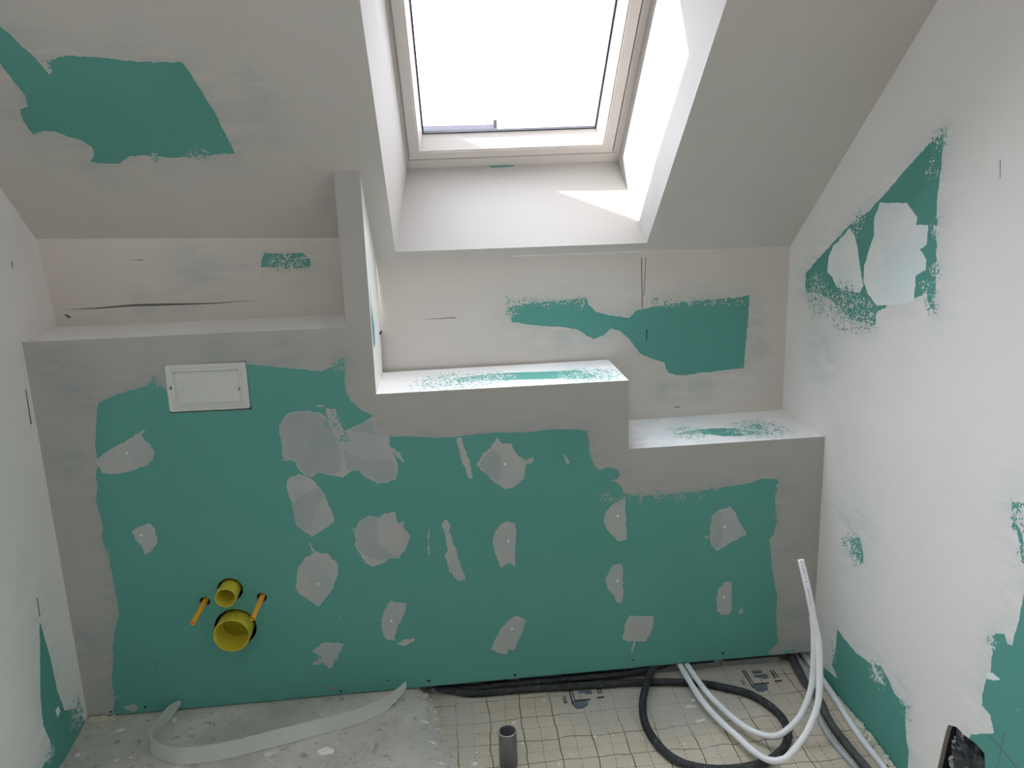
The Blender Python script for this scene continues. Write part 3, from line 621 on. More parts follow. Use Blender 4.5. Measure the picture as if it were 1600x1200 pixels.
# right wall, with a rough hole low down
wr = Acc()
yz = [(.345, -.06), (YR, -.06), (YR, ZC), (-.992, ZC), (.345, slope_z(W, .345))]
hl = wr.panel(lambda a, b: (right_x(a), a, b), yz, 'right', (), 0.045)
hp = hl[0]
for i in range(len(hp)):
    (y1, z1), (y2, z2) = hp[i], hp[(i + 1) % len(hp)]
    wr.quad([(right_x(y1), y1, z1), (right_x(y2), y2, z2), (right_x(y2) + .013, y2, z2), (right_x(y1) + .013, y1, z1)], mi=1)
x0, x1 = W + .0235, W + .10
wr.quad([(x1, -.62, .02), (x1, -.90, .02), (x1, -.90, .32), (x1, -.62, .32)], mi=2)
for q in ([(x0, -.62, .02), (x1, -.62, .02), (x1, -.62, .32), (x0, -.62, .32)], [(x0, -.90, .02), (x1, -.90, .02), (x1, -.90, .32), (x0, -.90, .32)],
          [(x0, -.62, .02), (x1, -.62, .02), (x1, -.90, .02), (x0, -.90, .02)], [(x0, -.62, .32), (x1, -.62, .32), (x1, -.90, .32), (x0, -.90, .32)]):
    wr.quad(q, mi=2)
wr.build('wall_right', [M_BOARD, M_GYPSUM, M_DARK])

wl = Acc()
wl.panel(lambda a, b: (left_x(a), a, b), [(.345, -.06), (YR, -.06), (YR, ZC), (-.992, ZC), (.345, slope_z(0, .345))], 'left', (), 0.045)
wl.build('wall_left', [M_BOARD])

# sloping ceiling with the skylight opening, flat ceiling behind
OX0, OX1, OY0, OY1 = 1.0197, 1.8393, 0.2812, -0.76
ce = Acc()
opening = [(OX0, .28436), (OX1, .27793), (OX1 + .008, OY1), (OX0, OY1)]
ce.panel(lambda a, b: (a, b, slope_z(a, b)),
         [(left_x(-.992), -.992), (right_x(-.992), -.992), (2.346, .3094), (XB - .03, .3196), (XB - .03, .225), (XA, .225), (-.0146, .199)], 'slope', [opening], 0.04)
# flat part behind, with the shaft of the added opening that lets in fill light
KX0, KX1, KY0, KY1, KZ = FILL_OPENING
for q in ([(left_x(-.99), -.992), (right_x(-.99), -.992), (right_x(KY1), KY1), (left_x(KY1), KY1)], [(left_x(KY0), KY0), (right_x(KY0), KY0), (right_x(YR), YR), (left_x(YR), YR)],
          [(left_x(KY1), KY1), (KX0, KY1), (KX0, KY0), (left_x(KY0), KY0)], [(KX1, KY1), (right_x(KY1), KY1), (right_x(KY0), KY0), (KX1, KY0)]):
    ce.quad([(a, b, ZC) for a, b in q])
for (a, b), (c, d_) in zip([(KX0, KY0), (KX1, KY0), (KX1, KY1), (KX0, KY1)], [(KX1, KY0), (KX1, KY1), (KX0, KY1), (KX0, KY0)]):
    ce.quad([(a, b, ZC), (c, d_, ZC), (c, d_, KZ), (a, b, KZ)])
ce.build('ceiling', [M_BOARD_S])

# skylight frame of reference: u along the sill, v up the slope, w outwards
TH = math.atan(0.87326)
WO = Vector((1.0616, 0.4736, 1.63970))
UX = Vector((1, 0, 0)); VX = Vector((0, -math.cos(TH), math.sin(TH))); WX = Vector((0.006, math.sin(TH), math.cos(TH)))
RA = 0.0165
def win(u, v, w):
    return WO + UX * (u - RA * v) + VX * (v + RA * u - 0.003) + WX * w

# lining of the skylight well
tl = Acc()
FW, FH = 0.722, 1.030
B0, B1 = Vector((OX0, .28436, slope_z(OX0, .28436))), Vector((OX1, .27793, slope_z(OX1, .27793)))
T0, T1 = Vector((OX0, OY1, slope_z(OX0, OY1))), Vector((OX1 + .008, OY1, slope_z(OX1, OY1)))
F0, F1, F2, F3 = win(.004, 0, 0), win(FW, 0, 0), win(FW, FH, 0), win(.004, FH, 0)
for q in ((B0, B1, F1, F0), (B1, T1, F2, F1), (T1, T0, F3, F2), (T0, B0, F0, F3)): tl.quad(q)
e = (F1 - F0).normalized(); dn = (B0 - F0).normalized()
g0 = F0 + e * 0.272 + Vector((0, -.0006, -.0003))
tl.quad([g0, g0 + e * .092, g0 + e * .086 + dn * .008, g0 + e * .012 + dn * .009], kind=0.0)
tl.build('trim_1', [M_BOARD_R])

# rear wall of the room with its doorway
DX0, DX1, DZ = 0.45, 1.30, 2.02
rw = Acc()
for a, b, c, d_ in ((.234, DX0, -.06, ZC), (DX1, right_x(YR), -.06, ZC), (DX0, DX1, DZ, ZC)):
    rw.quad([(a, YR, c), (b, YR, c), (b, YR, d_), (a, YR, d_)])
rw.build('wall_rear', [M_BOARD])
bm = bmesh.new()
dv = [bm.verts.new(p) for p in ((DX0 - .02, YR - .03, -.06), (DX1 + .02, YR - .03, -.06), (DX1 + .02, YR - .03, DZ + .02), (DX0 - .02, YR - .03, DZ + .02))]
dw = [bm.verts.new(v_.co - Vector((0, .04, 0))) for v_ in dv]
bm.faces.new(dv); bm.faces.new(dw[::-1])
for i in range(4): bm.faces.new((dv[i], dv[(i + 1) % 4], dw[(i + 1) % 4], dw[i]))
dr = bm_obj('door_1', bm, M_FRAME, None, False); dr['kind'] = 'structure'

# ---------------------------------------------------------------- floor
def grid_mesh(xs, ys, fz):
    v = [(x, y, fz(x, y)) for y in ys for x in xs]; nx = len(xs)
    fc = [(j * nx + i, j * nx + i + 1, (j + 1) * nx + i + 1, (j + 1) * nx + i) for j in range(len(ys) - 1) for i in range(nx - 1)]
    return v, fc
xs = list(np.arange(0.9, 2.42, 0.012)); ys = list(np.arange(0.345, -0.62, -0.012)) + list(np.arange(-0.66, YR - 0.1, -0.06))
def film_z(x, y): return ZF + 0.0022 * noise.noise(Vector((x * 9, y * 7, 1))) + 0.001 * noise.noise(Vector((x * 30, y * 22, 5)))
v, fc = grid_mesh(xs, ys, film_z)
me = bpy.data.meshes.new('floor'); me.from_pydata(v, [], fc); me.materials.append(M_MEMBRANE); smooth(me)
dust = []
for x, y, z in v:
    d1 = math.exp(-((x - 1.85) / .26) ** 2 - ((y + .11) / .13) ** 2) * 1.5 + math.exp(-((x - 1.58) / .09) ** 2 - ((y + .06) / .06) ** 2) * 1.2
    d2 = math.exp(-((y + .0) / .035) ** 2) * 0.8
    d3 = math.exp(-((x - 1.16) / .05) ** 2) * 0.5
    dust.append(min(1.5, d1 + d2 + d3))
a = me.attributes.new('dust', 'FLOAT', 'POINT'); a.data.foreach_set('value', dust)
a = me.attributes.new('ink', 'FLOAT', 'POINT')
floor = link(bpy.data.objects.new('floor', me)); floor['kind'] = 'structure'

EDGE = [(1.005, .35), (1.015, .02), (1.022, -.004), (1.049, -.041), (1.066, -.092), (1.078, -.155), (1.094, -.215), (1.112, -.274), (1.1225, -.3285), (1.136, -.381), (1.15, -.5), (1.16, -3.3)]
def edge_x(y):
    for (xa_, ya), (xb_, yb) in zip(EDGE, EDGE[1:]):
        if ya >= y >= yb:
            return xa_ + (xb_ - xa_) * (ya - y) / (ya - yb) + .007 * noise.noise(Vector((y * 40, 0, 0))) + .005 * noise.noise(Vector((y * 130, 4, 0)))
    return EDGE[-1][0]
ys2 = list(np.arange(0.34, -0.62, -0.008)) + list(np.arange(-0.65, YR - 0.1, -0.05))
NS = 150
v = []; fc = []
for y in ys2:
    ex = edge_x(y); lx = left_x(y) - .01
    for i in range(NS):
        s_ = (i / (NS - 1)); s_ = 1 - (1 - s_) ** 1.25
        x = lx + (ex - lx) * s_
        z = -.0012 + .0012 * noise.noise(Vector((x * 12, y * 12, 3))) + .0009 * noise.noise(Vector((x * 60, y * 60, 3)))
        de = ex - x
        if de < .03: z -= (1 - de / .03) ** 2 * (.007 + .012 * abs(noise.noise(Vector((x * 60, y * 60, 9))))) - .004 * noise.noise(Vector((x * 130, y * 130, 9)))
        if y > -.004: z -= .004
        if y < -.004: # cracked heap in the left corner
            z += .008 * math.exp(-(x / .10) ** 2 - ((y + .03) / .045) ** 2) * (0.2 + noise.noise(Vector((x * 60, y * 60, 2))) + .6 * noise.noise(Vector((x * 130, y * 130, 2))))
        v.append((x, y, z))
    v.append((ex + .006 + .004 * noise.noise(Vector((y * 90, 8, 0))), y, ZF - .006))
nx = NS + 1
fc = [(j * nx + i, j * nx + i + 1, (j + 1) * nx + i + 1, (j + 1) * nx + i) for j in range(len(ys2) - 1) for i in range(nx - 1)]
me = bpy.data.meshes.new('floor_screed'); me.from_pydata(v, [], fc); me.materials.append(M_SCREED); smooth(me)
fs_ = link(bpy.data.objects.new('floor_screed', me)); fs_['kind'] = 'structure'

# printed emblems on the film
def prism(bm, pts, z0, z1, axis='z'):
    def P(p, w): return (p[0], p[1], w) if axis == 'z' else (p[0], w, p[1])
    a_ = [bm.verts.new(P(p, z0)) for p in pts]; b_ = [bm.verts.new(P(p, z1)) for p in pts]
    n_ = len(pts)
    bm.faces.new(a_[::-1]); bm.faces.new(b_)
    for i in range(n_): bm.faces.new((a_[i], a_[(i + 1) % n_], b_[(i + 1) % n_], b_[i]))
M_INK = simple('faded_blue_print', (0.14, 0.17, 0.21), 0.8, 0.2, 0.5, 60)
M_INK2 = simple('dark_print', (0.05, 0.055, 0.065), 0.8, 0.2)
def text_mesh(name, s, size, loc, rot, mat, parent, depth=0.0003):
    cu = bpy.data.curves.new(name, 'FONT'); cu.body = s; cu.size = size; cu.extrude = depth
    t = bpy.data.objects.new(name, cu); COL.objects.link(t)
    t.location = loc; t.rotation_euler = rot
    bpy.context.view_layer.update()
    dg = bpy.context.evaluated_depsgraph_get()
    me = bpy.data.meshes.new_from_object(t.evaluated_get(dg))
    me.transform(t.matrix_world)
    COL.objects.unlink(t); bpy.data.objects.remove(t)
    if parent is not None and parent.type == 'EMPTY': me.transform(Matrix.Translation(-parent.location))
    me.materials.clear(); me.materials.append(mat)
    return link(bpy.data.objects.new(name, me), parent)
def emblem(ox, oy, word):
    z0, z1 = ZF + .0015, ZF + .0027
    bm = bmesh.new()
    for r in ([(0, .022), (.004, .022), (.004, -.075), (0, -.075)], [(.009, .022), (.012, .022), (.012, -.060), (.009, -.060)],
              [(.012, -.055), (.062, -.055), (.062, -.060), (.012, -.060)],
              [(.092, .005), (.096, .005), (.096, -.035), (.092, -.035)], [(.102, .005), (.105, .005), (.105, -.035), (.102, -.035)],
              [(.085, -.050), (.108, -.050), (.108, -.055), (.085, -.055)]):
        prism(bm, [(ox + a_, oy + b_) for a_, b_ in r][::-1], z0, z1)
    bm_obj('print', bm, M_INK2, floor, False)
    bm = bmesh.new()
    for r in ([(.028, .012), (.062, .014), (.064, .000), (.030, -.002)], [(.030, -.012), (.072, -.010), (.074, -.030), (.052, -.030), (.050, -.022), (.030, -.022)],
              [(.004, -.062), (.050, -.062), (.052, -.072), (.046, -.086), (.030, -.096), (.012, -.096), (.004, -.084)]):
        prism(bm, [(ox + a_, oy + b_) for a_, b_ in r][::-1], z0, z1)
    bm_obj('print', bm, M_INK, floor, False)
    text_mesh('print', word, 0.018, (ox - .026, oy - .030, z1), (0, 0, -math.pi / 2), M_INK2, floor)
emblem(1.506, -.025, 'OUR')
emblem(2.100, -.028, 'OU')

# ---------------------------------------------------------------- skylight
wroot = empty('window_1', WO); wroot['kind'] = 'structure'
def L_(p): return p - WO
def ring(name, mat, prof_in, prof_out=None, parent=None, closed=True):
    """prof: list of (u0, v0, u1, v1, w) rectangles, skinned one to the next"""
    bm = bmesh.new(); R_ = []
    for (u0, v0, u1, v1, w) in prof_in:
        R_.append([bm.verts.new(L_(win(*p))) for p in ((u0, v0, w), (u1, v0, w), (u1, v1, w), (u0, v1, w))])
    idx = range(len(R_)) if closed else range(len(R_) - 1)
    for i in idx:
        A_, B_ = R_[i], R_[(i + 1) % len(R_)]
        for j in range(4): bm.faces.new((A_[j], A_[(j + 1) % 4], B_[(j + 1) % 4], B_[j]))
    return bm_obj(name, bm, mat, parent or wroot, False)
fo = (.0, -.004, FW + .004, FH + .004)
so = (.0175, .0485, .6960, .990)
si = (.0533, .0835, .6580, .950)
gi = (.0640, .1060, .6400, .925)
def rr(r, w, d=0.0): return (r[0] + d, r[1] + d, r[2] - d, r[3] - d, w)
fi = (.0155, .0465, .6985, .992)
ring('window_frame', M_FRAME, [rr(fo, -.001), (fi[0] - .006, fi[1] - .008, fi[2] + .016, fi[3] + .008, -.001), (fi[0] - .005, fi[1] - .007, fi[2] + .012, fi[3] + .007, .004), (fi[0], fi[1], fi[2] + .004, fi[3], .006), (fi[0], fi[1], fi[2], fi[3], .05), rr(fo, .12, -.03), rr(fo, .01, -.03)])
ring('seal', M_GROOVE, [rr(fi, .010, -.001), rr(so, .010, .001), rr(so, .02, .001), rr(fi, .02, -.001)])
sash = ring('sash', M_FRAME, [rr(so, .010), rr(so, -.005), rr(si, -.005, -.007), rr(si, -.0015, -.006), rr(si, -.0015, -.0015), rr(si, .002), rr(gi, .050), rr(gi, .058), rr(so, .058)])
ring('gasket', M_GASKET, [rr(gi, .0485, -.001), rr(gi, .0485, .0045), rr(gi, .058, .0045), rr(gi, .058, -.001)], parent=sash)
bm = bmesh.new()
for w in (.054, .0545):
    pass
vs_ = [bm.verts.new(L_(win(*p))) for p in ((gi[0], gi[1], .054), (gi[2], gi[1], .054), (gi[2], gi[3], .054), (gi[0], gi[3], .054))]
bm.faces.new(vs_)
bm_obj('pane', bm, M_GLASS, sash, False)
co = (-.045, -.05, FW + .045, FH + .05)
ci = (.0600, .1000, .6440, .930)
ring('cladding', M_CLAD, [(ci[0], ci[1] - .002, ci[2], ci[3], .0585), (ci[0], ci[1] - .052, ci[2], ci[3], .095), (ci[0] - .02, ci[1] - .080, ci[2] + .02, ci[3] + .02, .105), rr(co, .105), rr(co, .02), rr(co, .02, .02), rr(co, .06, .02)])

# house across the way, only its tiled roof shows over the sill
hroot = empty('neighbouring_house', (-1.5, 16, -6))
tag(hroot, 'grey tiled roof of a neighbouring house seen low through the skylight', 'house')
def at(o, pts): return [Vector(p) - o.location for p in pts]
bm = bmesh.new()
rows = 26
Hx0, Hx1 = -7.0, 2.33
prev = None
for i in range(rows + 1):
    t = i / rows; y = 14.0 - 3.6 * t; z = 2.75 - 3.0 * t
    for dz in ((0, .035) if i else (0,)):
        cur = [bm.verts.new(Vector((Hx0, y, z + dz)) - hroot.location), bm.verts.new(Vector((Hx1, y, z + dz)) - hroot.location)]
        if prev: bm.faces.new((prev[0], prev[1], cur[1], cur[0]))
        prev = cur
cur = [bm.verts.new(Vector((Hx0, 17.6, -.25)) - hroot.location), bm.verts.new(Vector((Hx1, 17.6, -.25)) - hroot.location)]
top = [bm.verts.new(Vector((Hx0, 14.0, 2.75)) - hroot.location), bm.verts.new(Vector((Hx1, 14.0, 2.75)) - hroot.location)]
bm.faces.new((top[0], top[1], cur[1], cur[0]))
bm_obj('roof', bm, M_TILE, hroot, False)
bm = bmesh.new()
prism(bm, [(-6.8, -6), (2.2, -6), (2.2, -.3), (-6.8, -.3)], 10.8, 17.2, 'y')
bm_obj('wall', bm, M_HOUSE, hroot, False)
bm = bmesh.new()
prism(bm, [(2.29, 2.55), (2.35, 2.55), (2.35, 2.83), (2.29, 2.83)], 13.9, 14.1, 'y')
bm.verts.ensure_lookup_table()
for v_ in bm.verts: v_.co -= hroot.location
bm_obj('ridge_cap', bm, M_TILE, hroot, False)
for o in hroot.children:
    if o.name == 'wall' or o.name.startswith('wall.'):
        for v_ in o.data.vertices: v_.co -= hroot.location

# ---------------------------------------------------------------- tubes
def catmull(P, n=10):
    P = [Vector(p) for p in P]; Q = [P[0] * 2 - P[1]] + P + [P[-1] * 2 - P[-2]]
    out = []
    for i in range(1, len(Q) - 2):
        for j in range(n):
            t = j / n
            a_, b_, c_, d_ = Q[i - 1], Q[i], Q[i + 1], Q[i + 2]
            out.append(0.5 * ((2 * b_) + (-a_ + c_) * t + (2 * a_ - 5 * b_ + 4 * c_ - d_) * t * t + (-a_ + 3 * b_ - 3 * c_ + d_) * t ** 3))
    out.append(P[-1]); return out
def resample(P, step):
    out = [P[0]]; acc = 0
    for a_, b_ in zip(P, P[1:]):
        L = (b_ - a_).length
        if L < 1e-9: continue
        d_ = step - acc
        while d_ <= L: out.append(a_.lerp(b_, d_ / L)); d_ += step
        acc = L - (d_ - step)
    out.append(P[-1]); return out
def sweep(bm, P, rad, seg=16, hollow=None, cap=True):
    """tube along P; rad is a number or a function of the index"""
    n = len(P); rings = []
    T = (P[1] - P[0]).normalized()
    Nn = T.cross(Vector((0, 0, 1))) if abs(T.z) < .9 else T.cross(Vector((1, 0, 0)))
    Nn.normalize()
    for i, p in enumerate(P):
        t = (P[min(i + 1, n - 1)] - P[max(i - 1, 0)]).normalized()
        Nn = (Nn - t * Nn.dot(t)).normalized(); B = t.cross(Nn)
        r = rad(i) if callable(rad) else rad
        rings.append([bm.verts.new(p + (Nn * math.cos(2 * math.pi * k_ / seg) + B * math.sin(2 * math.pi * k_ / seg)) * r) for k_ in range(seg)])
    for A_, B_ in zip(rings, rings[1:]):
        for k_ in range(seg): bm.faces.new((A_[k_], A_[(k_ + 1) % seg], B_[(k_ + 1) % seg], B_[k_]))
    if cap:
        bm.faces.new(rings[0][::-1])
        if not hollow: bm.faces.new(rings[-1])
        else:
            t = (P[-1] - P[-2]).normalized(); c0 = P[-1]
            prev_ = rings[-1]
            for rr_, dz in ((hollow, 0), (hollow, -.03)):
                cur_ = [bm.verts.new(c0 + (v_.co - c0).normalized() * rr_ + t * dz) for v_ in rings[-1]]
                for k_ in range(seg): bm.faces.new((prev_[k_], prev_[(k_ + 1) % seg], cur_[(k_ + 1) % seg], cur_[k_]))
                prev_ = cur_
            bm.faces.new(prev_)
    return rings

# black corrugated conduit: along the panel foot, then one loop back under it
CP = [(1.075, .030, -.028), (1.13, .010, -.030), (1.1857, -.0097, -.032), (1.2584, -.0138, -.032), (1.3463, -.0152, -.032), (1.4891, -.0213, -.032), (1.6621, -.0301, -.032), (1.7987, -.0424, -.032), (1.8949, -.0599, -.032), (1.9671, -.0827, -.032), (2.0193, -.1108, -.032), (2.0663, -.1411, -.032), (2.0949, -.1778, -.032), (2.1134, -.2184, -.032), (2.1251, -.2629, -.032), (2.1232, -.304, -.032), (2.1086, -.3502, -.032), (2.0801, -.3926, -.032), (2.0397, -.4238, -.032), (1.993, -.4454, -.032), (1.9255, -.4559, -.032), (1.8483, -.4498, -.032), (1.7815, -.4227, -.032), (1.7407, -.3781, -.032), (1.717, -.3127, -.032), (1.7076, -.2372, -.030), (1.7193, -.1601, -.024), (1.745, -.095, -.012), (1.772, -.042, -.0065), (1.795, .000, -.0135), (1.825, .060, -.020), (1.87, .15, -.028)]
P = resample(catmull(CP, 12), 0.0019)
bm = bmesh.new(); sweep(bm, P, lambda i: .0122 if (i % 3) else .0109, 14)
o = bm_obj('corrugated_conduit', bm, M_CONDUIT, None, True)
tag(o, 'black corrugated conduit looping once on the gridded floor film', 'conduit')
P = resample(catmull([(1.09, .028, -.031), (1.16, .0120, -.030), (1.30, .0090, -.028), (1.50, .0080, -.026), (1.70, .0070, -.024), (1.80, .012, -.0165), (1.845, .022, -.0125), (1.885, .045, -.0120), (1.92, .09, -.015), (1.96, .15, -.024)], 12), 0.0022)
bm = bmesh.new(); sweep(bm, P, lambda i: .0112 if (i % 3) else .0101, 12)
o = bm_obj('corrugated_conduit', bm, M_CONDUIT, None, True)
tag(o, 'second dark conduit tucked behind the looping one under the panel foot', 'conduit')

def pipe(name, pts, r, mat, label, cat='pipe', group=None, hollow=None, step=.012, seg=18):
    P_ = resample(catmull(pts, 10), step)
    bm = bmesh.new(); sweep(bm, P_, r, seg, hollow)
    o_ = bm_obj(name, bm, mat); tag(o_, label, cat, group); return o_
P2 = [(1.88, 0.14, -0.03), (1.8885, 0.07, -0.02), (1.8914, 0.0078, -0.014), (1.8944, -0.1009, -0.0095), (1.9043, -0.1983, -0.0105), (1.9271, -0.2786, -0.014), (1.9527, -0.3481, -0.016), (1.9742, -0.4158, -0.014), (1.9934, -0.4557, -0.009), (2.0124, -0.4759, -0.003), (2.0326, -0.4799, 0.003), (2.052, -0.477, 0.0097), (2.1074, -0.46, 0.0597), (2.1478, -0.435, 0.1205), (2.1626, -0.415, 0.1803), (2.1708, -0.38, 0.2864), (2.159, -0.36, 0.3661), (2.1521, -0.335, 0.4327), (2.1437, -0.3, 0.5069)]
P1 = [(1.908, 0.14, -0.03), (1.9085, 0.07, -0.02), (1.9147, 0.0116, -0.014), (1.9219, -0.0881, -0.0095), (1.9342, -0.1647, -0.0105), (1.9559, -0.232, -0.014), (1.9775, -0.2876, -0.015), (2.001, -0.3338, -0.013), (2.0369, -0.3694, -0.009), (2.0691, -0.375, -0.004), (2.1, -0.37, 0.01), (2.1396, -0.36, 0.0431), (2.1725, -0.345, 0.1075), (2.1857, -0.33, 0.1762), (2.19, -0.315, 0.254), (2.1915, -0.302, 0.300), (2.1900, -0.296, 0.318)]
a_ = pipe('water_pipe', P2, .0093, M_WHITEPIPE, 'taller white plastic water pipe bent up from the floor, printed free end', hollow=.0072)
pipe('water_pipe', P1, .0088, M_WHITEPIPE, 'shorter white plastic water pipe curving up tight behind the taller one', hollow=.0068)
# printed line on the taller pipe
bm = bmesh.new()
PP = resample(catmull(P2, 20), .002)
random.seed(9)
tot = len(PP)
camdir = Vector((-.38, -.85, .45)).normalized()
i = 2
while i < 62:
    ln_ = random.choice([1, 1, 2, 3]); j = tot - 1 - i
    if random.random() < .78:
        t = (PP[j] - PP[j - 2]).normalized(); side = t.cross(camdir).normalized(); nn_ = side.cross(t).normalized()
        if nn_.dot(camdir) < 0: nn_ = -nn_
        wd = random.uniform(.0010, .0020)
        c_ = [PP[j], PP[j - ln_]]
        q = [c_[0] - side * wd, c_[0] + side * wd, c_[1] + side * wd, c_[1] - side * wd]
        lo = [bm.verts.new(p + nn_ * .0089) for p in q]; hi = [bm.verts.new(p + nn_ * .00955) for p in q]
        bm.faces.new(hi); bm.faces.new(lo[::-1])
        for k_ in range(4): bm.faces.new((lo[k_], lo[(k_ + 1) % 4], hi[(k_ + 1) % 4], hi[k_]))
    i += ln_ + random.choice([1, 1, 2])
bm_obj('print', bm, M_PIPEINK, a_, False)

pipe('water_pipe', [(2.339, .20, -.035), (2.339, .10, -.035), (2.339, .0298, -.035), (2.3375, -.0829, -.035), (2.331, -.1896, -.035), (2.3221, -.2908, -.035), (2.3166, -.3767, -.035), (2.3172, -.5034, -.035), (2.3115, -.6366, -.035), (2.315, -1.2, -.035)], .0095, M_WHITEPIPE, 'white pipe lying on the floor closest to the right wall')
pipe('water_pipe', [(2.318, .20, -.037), (2.316, .10, -.037), (2.3140, .0406, -.037), (2.2996, -.0658, -.037), (2.2740, -.1835, -.037), (2.2370, -.2922, -.037), (2.2300, -.3794, -.037), (2.2400, -.4927, -.037), (2.246, -.6274, -.037), (2.26, -1.2, -.037)], .0075, M_GREYPIPE, 'thin grey pipe on the floor film left of the black sleeve')
bm = bmesh.new()
D_ = [(2.290, .14, -.032), (2.288, .06, -.032), (2.286, .0256, -.032), (2.2690, -.1046, -.028), (2.2627, -.1802, -.012), (2.2620, -.2399, -.012), (2.2600, -.2997, -.031), (2.2590, -.3799, -.032), (2.2665, -.4997, -.032), (2.2767, -.6351, -.032), (2.30, -1.2, -.032)]
P = resample(catmull(D_, 12), .0022); sweep(bm, P, lambda i: .0120 if (i % 3) else .0108, 14)
tag(bm_obj('corrugated_conduit', bm, simple('dark_grey_sleeve', (.085, .09, .093), .6, .3, .25, 60)), 'straight dark grey corrugated conduit between two pipes along the right wall', 'conduit')
pipe('wire', [(2.1841, -.2821, -.040), (2.1595, -.3392, -.042), (2.15, -.3929, -.042), (2.1594, -.4724, -.042), (2.1682, -.5746, -.042), (2.18, -.75, -.042)], .0018, M_WIRE, 'thin cream wire trailing on the film under the white pipes', 'wire', seg=8)

# ---------------------------------------------------------------- turned shapes along y (pipes out of the panel)
def lathe_y(bm, cx, cz, prof, seg=48, tilt=(0, 0)):
    """prof: list of (y, r); y negative towards the room"""
    R_ = []
    for y, r in prof:
        R_.append([bm.verts.new((cx + tilt[0] * -y + r * math.cos(2 * math.pi * k_ / seg), y, cz + tilt[1] * -y + r * math.sin(2 * math.pi * k_ / seg))) for k_ in range(seg)])
    for A_, B_ in zip(R_, R_[1:]):
        for k_ in range(seg): bm.faces.new((A_[k_], A_[(k_ + 1) % seg], B_[(k_ + 1) % seg], B_[k_]))
    return R_
def socket(cx, cz, r, k_, label):
    root = empty('pipe_socket', (cx, 0, cz)); tag(root, label, 'pipe socket')
    bm = bmesh.new()
    R_ = lathe_y(bm, 0, 0, [(.10, r - .001), (.002, r), (-k_ + .002, r), (-k_, r - .0008), (-k_, r - .003), (-k_ + .002, r - .0038), (.02, r - .0045), (.022, r - .009), (.035, r - .010)])
    bm_obj('sleeve', bm, M_YELLOW, root)
    bm = bmesh.new()
    R_ = lathe_y(bm, 0, 0, [(.035, r - .0099), (.045, r - .012), (.05, r - .020), (.058, r - .021), (.060, .001)])
    bm.faces.new(R_[-1])
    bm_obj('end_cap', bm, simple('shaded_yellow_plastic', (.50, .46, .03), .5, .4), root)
socket(0.4695, 0.3925, .0312, .047, 'smaller yellow pipe socket above the large one on the green panel')
socket(0.4730, 0.2650, .0540, .045, 'large yellow drain socket in the green panel')
def rod(cx, cz, label):
    root = empty('fixing_rod', (cx, 0, cz)); tag(root, label, 'fixing rod', 'yellow sleeved fixing rods beside the drain sockets')
    bm = bmesh.new()
    lathe_y(bm, 0, 0, [(.05, .0085), (-.004, .0085), (-.006, .0078), (-.118, .0074), (-.122, .0070), (-.122, .0052), (-.112, .0046)], 20)
    bm_obj('sleeve', bm, M_ORANGE, root)
    bm = bmesh.new(); R_ = lathe_y(bm, 0, 0, [(-.112, .0050), (-.1165, .0046), (-.1165, .0005)], 16); bm.faces.new(R_[-1])
    bm_obj('plug', bm, M_ORANGE_D, root)
rod(0.3935, 0.3615, 'left one of two yellow sleeved fixing rods in the green panel')
rod(0.5625, 0.3597, 'right one of two yellow sleeved fixing rods in the green panel')

# ---------------------------------------------------------------- access cover of the cistern
croot = empty('access_cover', (0.4795, 0, 1.034)); tag(croot, 'milky white plastic cistern access cover screwed into the green panel', 'access cover')
CW, CH = .1125, .0690
def rrect(w, h, r, n=6):
    out = []
    for cx, cz, a0 in ((w - r, h - r, 0), (-w + r, h - r, 90), (-w + r, -h + r, 180), (w - r, -h + r, 270)):
        for i in range(n + 1):
            a_ = math.radians(a0 + 90 * i / n); out.append((cx + r * math.cos(a_), cz + r * math.sin(a_)))
    return out
bm = bmesh.new()
R_ = []
for w, h, r, y in ((CW, CH, .006, .004), (CW, CH, .006, -.0015), (CW - .0015, CH - .0015, .005, -.003), (CW - .014, CH - .011, .004, -.003), (CW - .016, CH - .013, .004, -.0080), (CW - .021, CH - .018, .004, -.0080), (CW - .026, CH - .023, .004, .0030), (.002, .002, .001, .0018)):
    R_.append([bm.verts.new((x, y, z)) for x, z in rrect(w, h, r)])
for A_, B_ in zip(R_, R_[1:]):
    for i in range(len(A_)): bm.faces.new((A_[i], A_[(i + 1) % len(A_)], B_[(i + 1) % len(A_)], B_[i]))
bm.faces.new(R_[-1]); bm.faces.new(R_[0][::-1])
plate = bm_obj('plate', bm, M_COVER, croot, False)
plate.rotation_euler = (0, math.radians(.4), 0)
bm = bmesh.new()
for r in (.012, .019):
    P = [Vector((-.088 + .004 + r * math.cos(a_), .001, .004 + r * math.sin(a_))) for a_ in np.linspace(-1.45, 1.45, 16)]
    sweep(bm, P, .0011, 8)
bm_obj('embossed_arc', bm, M_COVER, plate)
for sx, sz in ((-.0985, .003), (.0905, -.009)):
    bm = bmesh.new()
    lathe_y(bm, sx, sz, [(0, .0085), (-.0052, .0085), (-.0065, .0075), (-.0065, .0050), (-.003, .0042), (-.001, .0035)], 20)
    boss = bm_obj('screw_boss', bm, M_COVER, croot)
    bm = bmesh.new()
    R_ = lathe_y(bm, sx, sz, [(-.001, .0040), (-.0055, .0040), (-.0062, .0030), (-.0055, .0008)], 16); bm.faces.new(R_[-1])
    bm_obj('screw', bm, M_SCREW, boss)
# dark plates standing in for the shade inside the cistern opening and pipe holes
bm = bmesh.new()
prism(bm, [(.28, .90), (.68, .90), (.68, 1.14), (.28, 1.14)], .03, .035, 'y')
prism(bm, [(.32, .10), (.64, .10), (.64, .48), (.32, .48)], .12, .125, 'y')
cist = bm_obj('dark_backing', bm, M_DARK, None, False); cist['kind'] = 'structure'

